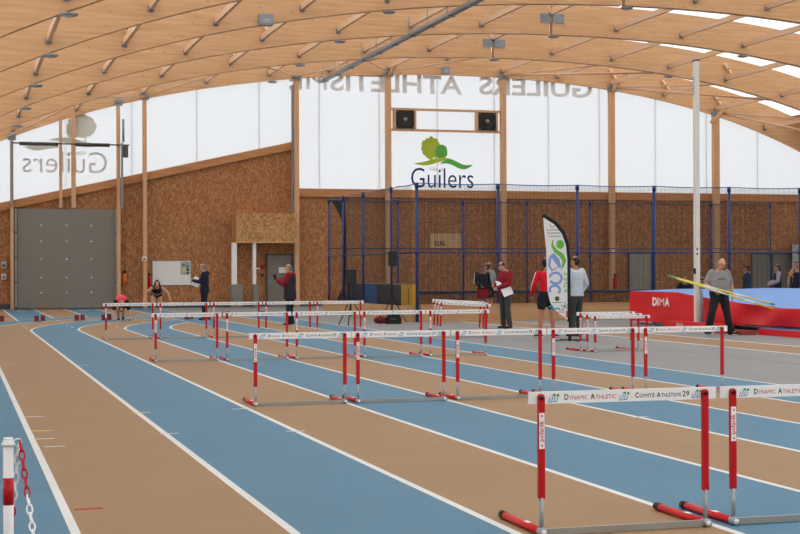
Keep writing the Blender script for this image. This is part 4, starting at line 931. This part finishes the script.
        if look.get('capsl'):
            e = MB()
            for s_ in 'RL': arm(e, s_, g+.004, .6)
            fused(e, .012*k, 'sleeves', look['capsl'], t, 2)
        if look.get('stripe'):
            for s_ in 'RL':
                o_ = side*(1 if s_ == 'R' else -1)*(.052+g)*k; e = MB(); e.path([P['sh'+s_]+o_+V((0, 0, .02)), P['sh'+s_].lerp(P['el'+s_], .5)+o_*.92, P['el'+s_]+o_*.85, P['el'+s_].lerp(P['wr'+s_], .6)+o_*.7], .013*k, 6); e.build('sleeve_stripe', look['stripe'], t)
        if look.get('print'):
            pm_, y_ = look['print'], .112+g+look.get('belly', 0)*.6+.004
            e = MB(); c_ = P['che']+hf*0; fwd = side.cross(V((0, 0, 1)))*-1
            if fwd.dot(V((0, 1, 0))) < 0: fwd = -fwd
            for q in range(3): e.bar(c_+fwd*(y_+.012)*k+side*(-.07+.05*q)*k+V((0, 0, -.03)), c_+fwd*(y_+.012)*k+side*(-.035+.05*q)*k+V((0, 0, .03-.012*q)), .012, .008)
            e.bar(c_+fwd*(y_+.010)*k-side*.09*k+V((0, 0, -.035)), c_+fwd*(y_+.010)*k+side*.09*k+V((0, 0, -.035)), .008, .01); e.build('shirt_print', pm_, t)
    for s_ in 'RL':
        if look.get('shoe'):
            an, to = P['an'+s_], P['to'+s_]; d_ = (to-an); d_.z = 0 if abs(d_.z) < .12 else d_.z; zf = V((0, 0, 1))
            e = MB(); e.loft([(an-d_*.32+zf*(-.03)*k, .036*k, .034*k), (an-d_*.05+zf*(-.022)*k, .042*k, .045*k), (an+d_*.55+zf*(-.038)*k, .046*k, .034*k), (to+d_*.1+zf*(-.002)*k, .04*k, .026*k)], side=(1, 0, 0), n=12); sh_ = fused(e, .010*k, 'shoe', look['shoe'], t, 1)
            if look.get('sole'): e = MB(); e.loft([(an-d_*.4-zf*.064*k, .03*k, .012*k), (an+d_*.5-zf*.064*k, .045*k, .012*k), (to+d_*.2-zf*.018*k, .036*k, .010*k)], side=(1, 0, 0), n=10); e.build('sole', look['sole'], t)
    return t
def paper(label, p, n, up, wd, ht, name='paper_sheet'):
    n = V(n).normalized(); up = V(up); up = (up-n*up.dot(n)).normalized(); s_ = up.cross(n)
    b = MB(); p = V(p); a, c = s_*wd/2, up*ht/2
    q = [p-a-c, p+a-c, p+a+c, p-a+c]; b.add([v+n*.0 for v in q]+[v+n*.006 for v in q], [(0, 3, 2, 1), (4, 5, 6, 7), (0, 1, 5, 4), (1, 2, 6, 5), (2, 3, 7, 6), (3, 0, 4, 7)])
    return tag(b.build(name, mat('paper', (236, 236, 236), .7), at=tuple(p)), label, 'paper')
def wpt(loc, rz, p, k=1.0):   # local point of a figure to the world
    c, s_ = math.cos(rz), math.sin(rz); return (loc[0]+(p[0]*c-p[1]*s_)*k, loc[1]+(p[0]*s_+p[1]*c)*k, p[2]*k)
cl = lambda n_, rgb: mat('cloth_'+n_, rgb, .85, vary=.12, scale=14)
HD, HG, HB = mat('hair_dark', (36, 30, 28), .6, vary=.2, scale=40), mat('hair_grey', (120, 116, 110), .7, vary=.2, scale=40), mat('hair_brown', (62, 44, 36), .6, vary=.2, scale=40)
blk, navy = cl('black', (32, 33, 38)), cl('navy', (34, 38, 52))
# 1 coach in black with a white sheet
L1, A1 = (7.55, 46.9), 1.25
person('grey-haired person in black hooded top and trousers holding a white sheet', L1, A1, dict(elR=(.22, .12, 1.17), wrR=(.10, .33, 1.24), elL=(-.22, .12, 1.17), wrL=(-.10, .33, 1.22), hed=(0, .05, 1.60), hf=(0, 1, -.3)),
       dict(hairm=HG, top='long', tm=navy, tg=.024, hem=.06, hood=navy, topn='jacket', bottom='long', bm=navy, shoe=M_black), h=1.79)
paper('white sheet in the hands of the grey-haired person in black', wpt(L1, A1, (0, .26, 1.20)), (-.35, -.9, .25), (.5, 0, 1), .25, .30)
# 2 man with phone
L2, A2 = (9.1, 41.42), 1.0
person('grey-haired person in a dark coat with dark red sleeves looking at a phone', L2, A2, dict(elR=(.23, .10, 1.18), wrR=(.10, .34, 1.30), elL=(-.23, .10, 1.17), wrL=(-.08, .32, 1.28), hed=(0, .04, 1.61), hf=(0, 1, -.15)),
       dict(hairm=HG, top='long', tm=cl('charcoal', (48, 44, 48)), tg=.048, hem=.16, build=1.12, hood=cl('dark_red', (128, 26, 36)), sleeves=cl('dark_red', (128, 26, 36)), topn='coat', bottom='long', bm=navy, shoe=cl('brown_shoe', (50, 36, 30)), glasses=False), h=1.73)
b = MB(); q = wpt(L2, A2, (.0, .44, 1.37)); b.bar((q[0], q[1], q[2]-.08), (q[0]-.03, q[1], q[2]+.07), .09, .02); tag(b.build('phone', M_black, at=q), 'black phone in the hands of the person in the dark red sleeved coat', 'phone')
paper('white notice taped to the small grey door', (13.62, WY-.08, 1.58), (0, -1, 0), (0, 0, 1), .36, .25, 'door_notice')
# 3 man in maroon jacket reading papers
L3, A3 = (13.85, 36.75), 1.9
person('dark-haired person in a maroon jacket and dark trousers reading papers', L3, A3, dict(elR=(.23, .06, 1.15), wrR=(.10, .30, 1.13), elL=(-.23, .06, 1.15), wrL=(-.08, .30, 1.05), nek=(0, .04, 1.46), che=(0, .02, 1.29), hed=(0, .12, 1.58), hf=(0, .9, -.5), anR=(.12, -.02, .08), anL=(-.13, -.02, .08)),
       dict(hairm=HD, top='long', tm=cl('maroon', (132, 24, 34)), tg=.032, hem=.06, topn='jacket', collar=cl('maroon', (132, 24, 34)), bottom='long', bm=cl('dark_grey', (62, 62, 62)), bg=.018, shoe=M_black), h=1.79)
paper('upper white sheet held by the person in the maroon jacket', wpt(L3, A3, (.02, .2, 1.16)), (-.25, -.8, .5), (.4, 0, 1), .24, .13)
paper('lower white sheet held by the person in the maroon jacket', wpt(L3, A3, (-.2, .12, .98)), (-.1, -.9, .3), (-.35, 0, 1), .28, .24)
# 4 three youngsters beyond the net
person('young person in a black jacket with white stripes and red shorts, beyond the net', (16.28, 45.3), 3.0, dict(elR=(.23, .05, 1.15), wrR=(.12, .22, 1.05)), dict(hairm=HD, top='long', tm=blk, tg=.03, stripe=M_white, build=.88, topn='jacket', bottom='shorts', bm=cl('sport_red', (170, 34, 44)), bg=.02, shoe=M_black, skin=M_skin2), h=1.72)
person('young person in a grey top and dark shorts, beyond the net', (16.6, 45.8), 1.4, dict(elR=(.23, .02, 1.15), wrR=(.16, .2, 1.02)), dict(hairm=HB, top='long', tm=cl('mid_grey', (110, 110, 112)), tg=.03, hem=.06, topn='sweater', bottom='shorts', bm=navy, bg=.03, shoe=M_black), h=1.76)
person('young person in a pale grey shirt half hidden by the one in maroon', (16.95, 46.5), .6, {}, dict(hairm=HG, top='short', tm=cl('pale_grey', (166, 168, 168)), tg=.03, bottom='shorts', bm=navy, bg=.03, shoe=M_black), h=1.80)
# 5 athlete in red top
person('person in a red long-sleeved sports top and black shorts beside the flag', (12.9, 31.6), -.3, dict(elL=(-.27, -.02, 1.17), wrL=(-.31, .12, .95), hed=(0, .01, 1.63), hf=(.75, .6, 0), anL=(-.15, -.05, .08), anR=(.15, .02, .08), knL=(-.13, .0, .49), knR=(.12, .03, .49), toL=(-.24, .10, .03), toR=(.24, .15, .03)),
       dict(hairm=HD, top='long', tm=cl('bright_red', (204, 24, 36)), tg=.016, build=.93, stripe=M_white, topn='sports_top', bottom='shorts', bm=blk, bg=.028, shoe=M_black, sole=M_white, skin=M_skin2), h=1.80)
# 6 man in pale sweater
person('dark-haired person in a pale blue sweater and dark trousers behind the flag', (13.68, 31.75), .35, dict(elR=(.27, -.05, 1.16), wrR=(.21, .06, .97), elL=(-.27, -.03, 1.16), wrL=(-.16, .18, 1.04), hf=(-.4, .9, -.1)),
       dict(hairm=HD, top='long', tm=cl('pale_blue', (188, 200, 206)), tg=.03, hem=.02, topn='sweater', bottom='long', bm=cl('dark_grey', (62, 62, 62)), bg=.018, shoe=cl('brown_shoe', (50, 36, 30)), skin=M_skin2), h=1.84)
# 7 walking man with two poles
L7, A7 = (17.09, 31.25), 2.89
person('bald person in a grey T-shirt and black trousers walking with two yellow poles', L7, A7, dict(pel=(0, 0, .92), hed=(-.04, .08, 1.60), hf=(-.42, .85, -.3), elR=(.33, .02, 1.17), wrR=(.15, .21, .99), elL=(-.29, -.04, 1.15), wrL=(-.30, .0, .88),
       knR=(.20, .10, .50), anR=(.27, .02, .09), toR=(.33, .16, .03), knL=(-.16, .04, .49), anL=(-.26, -.02, .08), toL=(-.40, .09, .03), hdR=(-.6, .6, -.2)),
       dict(hair='bald', hairm=HG, glasses=True, top='short', tm=cl('tee_grey', (140, 138, 134)), tg=.026, hem=.0, belly=.05, build=1.2, print=M_ink, bottom='long', bm=blk, bg=.03, cuff=.03, shoe=M_black, sole=M_white), h=1.80)
YEL, PG = mat('pole_yellow', (226, 214, 96), .4), mat('pole_green', (96, 150, 90), .5)
for nm, pz, qz, dx, hi in (('upper', (15.64, 30.93, 1.38), (18.3, 30.9, .71), .0, 'shorter'), ('lower', (15.7, 30.87, 1.35), (18.6, 30.86, .51), .0, 'longer')):
    t = thing('crossbar_pole', 'thin yellow pole carried by the bald person, %s of two, the %s one' % (nm, hi), 'pole', pz, world=True)
    p, q = V(pz), V(qz); b = MB(); b.tube(p, q, .02, 10); b.build('rod', YEL, t)
    b = MB(); b.tube(p.lerp(q, .32), p.lerp(q, .46), .0206, 10); b.tube(p.lerp(q, .62), p.lerp(q, .72), .0206, 10); b.build('white_band', M_white, t)
    b = MB(); b.tube(p-(q-p)*.008, p.lerp(q, .03), .024, 10); b.tube(p.lerp(q, .965), q+(q-p)*.01, .024, 10); b.build('end_piece', PG, t)
# 8 people behind the landing mat
person('person in a dark cap and navy jacket standing behind the landing mat', (25.65, 45.0), 1.1, dict(elR=(.25, .0, 1.15)), dict(hair='cap', hairm=HD, capm=M_black, top='long', tm=cl('navy_blue', (40, 56, 84)), tg=.035, collar=M_white, topn='jacket', bottom='long', bm=navy, shoe=M_black, skin=M_skin2), h=1.68)
person('person with lilac sleeves and a dark vest behind the landing mat', (27.0, 45.3), 1.2, dict(elR=(.27, .02, 1.17), wrR=(.12, .26, 1.10), elL=(-.25, .04, 1.15), wrL=(-.14, .30, 1.04)), dict(hair='long', hairm=HB, top='long', tm=blk, tg=.022, sleeves=cl('lilac', (184, 170, 190)), topn='vest', bottom='long', bm=blk, shoe=M_black), h=1.70)
person('person in a black singlet behind the mat at the right edge', (27.4, 44.7), 2.59, dict(elR=(.28, .0, 1.15), elL=(-.28, .0, 1.15), wrR=(.30, .10, .92), wrL=(-.28, .12, .92)), dict(hairm=HD, top='singlet', tm=blk, tg=.012, bottom='shorts', bm=blk, bg=.025, shoe=M_black), h=1.82)
b = MB(); b.tube((27.05, 44.72, 1.42), (27.75, 44.7, .92), .022, 10); o = b.build('crossbar_pole', mat('pole_orange_yellow', (224, 176, 60), .4), at=(27.05, 44.72, 1.42)); tag(o, 'yellow pole held in front of the black singlet at the right edge', 'pole')
sit = dict(pel=(0, -.1, .62), wai=(0, -.07, .76), che=(0, .05, .95), nek=(0, .12, 1.10), hed=(0, .2, 1.2), hf=(0, .8, -.6), shR=(.17, .08, 1.06), shL=(-.17, .08, 1.06), elR=(.26, .18, .84), elL=(-.26, .18, .84), wrR=(.12, .36, .80), wrL=(-.12, .36, .80),
           hipR=(.1, -.08, .58), hipL=(-.1, -.08, .58), knR=(.16, .36, .60), knL=(-.16, .36, .60), anR=(.16, .32, .13), anL=(-.16, .32, .13), toR=(.18, .48, .07), toL=(-.18, .48, .07))
for (x, y, lb) in ((23.45, 45.2, 'person in black sitting bent forward behind the mat, left of the upright'), (24.15, 45.3, 'person in black sitting behind the mat, right of the upright')):
    person(lb, (x, y), 2.6, sit, dict(hairm=HD, top='long', tm=blk, tg=.035, topn='jacket', bottom='long', bm=blk, shoe=M_black), h=1.70)
t = thing('bench', 'low bench behind the landing mat under the two seated people', 'bench', (23.8, 45.3, 0), world=True)
b = MB(); b.box((23.0, 45.15, .34), (24.6, 45.5, .39)); b.build('seat', M_ply, t)
for x in (23.1, 24.45): b = MB(); b.box((x, 45.17, 0), (x+.06, 45.48, .34)); b.build('leg', M_steel, t)
# 9 bending sprinter in pink
person('athlete in a pink top bent double with both hands on the track', (4.98, 47.15), 3.04, dict(pel=(0, -.22, .62), wai=(0, -.10, .70), che=(0, .08, .66), nek=(0, .22, .55), hed=(0, .26, .40), hf=(0, -.35, -1), shR=(.17, .16, .60), shL=(-.17, .16, .60), elR=(.24, .24, .34), elL=(-.24, .24, .34), wrR=(.27, .30, .12), wrL=(-.27, .30, .12),
       hipR=(.09, -.2, .60), hipL=(-.09, -.2, .60), knR=(.10, .02, .36), knL=(-.06, -.12, .30), anR=(.09, -.22, .09), anL=(-.05, -.46, .12), toR=(.09, -.1, .03), toL=(-.05, -.36, .03), hdR=(0, .5, -.6), hdL=(0, .5, -.6)),
       dict(hair='short', hairm=HD, top='vest', capsl=blk, tm=cl('pink', (236, 74, 92)), tg=.024, build=1.0, bottom='shorts', bm=blk, bg=.016, shoe=cl('dark_shoe', (60, 40, 48)), sole=M_white), h=1.72)
# 10 rising sprinter in black crop top
person('athlete in a black crop top leaning forward with arms out, before the whiteboard', (6.1, 47.3), 3.04, dict(pel=(0, -.12, .86), wai=(0, .06, .94), che=(0, .28, 1.0), nek=(0, .45, 1.08), hed=(0, .54, 1.17), hf=(0, 1, -.1), shR=(.17, .40, 1.04), shL=(-.17, .40, 1.04), elR=(.34, .40, .90), elL=(-.34, .40, .90), wrR=(.42, .48, .68), wrL=(-.42, .48, .68),
       hipR=(.09, -.1, .80), hipL=(-.09, -.1, .80), knR=(.12, .12, .44), knL=(-.12, -.02, .42), anR=(.12, -.08, .08), anL=(-.12, -.25, .10), toR=(.13, .06, .03), toL=(-.13, -.11, .03)),
       dict(hair='loose', hairm=HB, top='crop', tm=blk, bottom='brief', bm=blk, shoe=cl('pale_shoe', (200, 190, 188)), sole=M_white), h=1.70)
for o in bpy.data.objects:
    if '_o' in o.keys(): del o['_o']
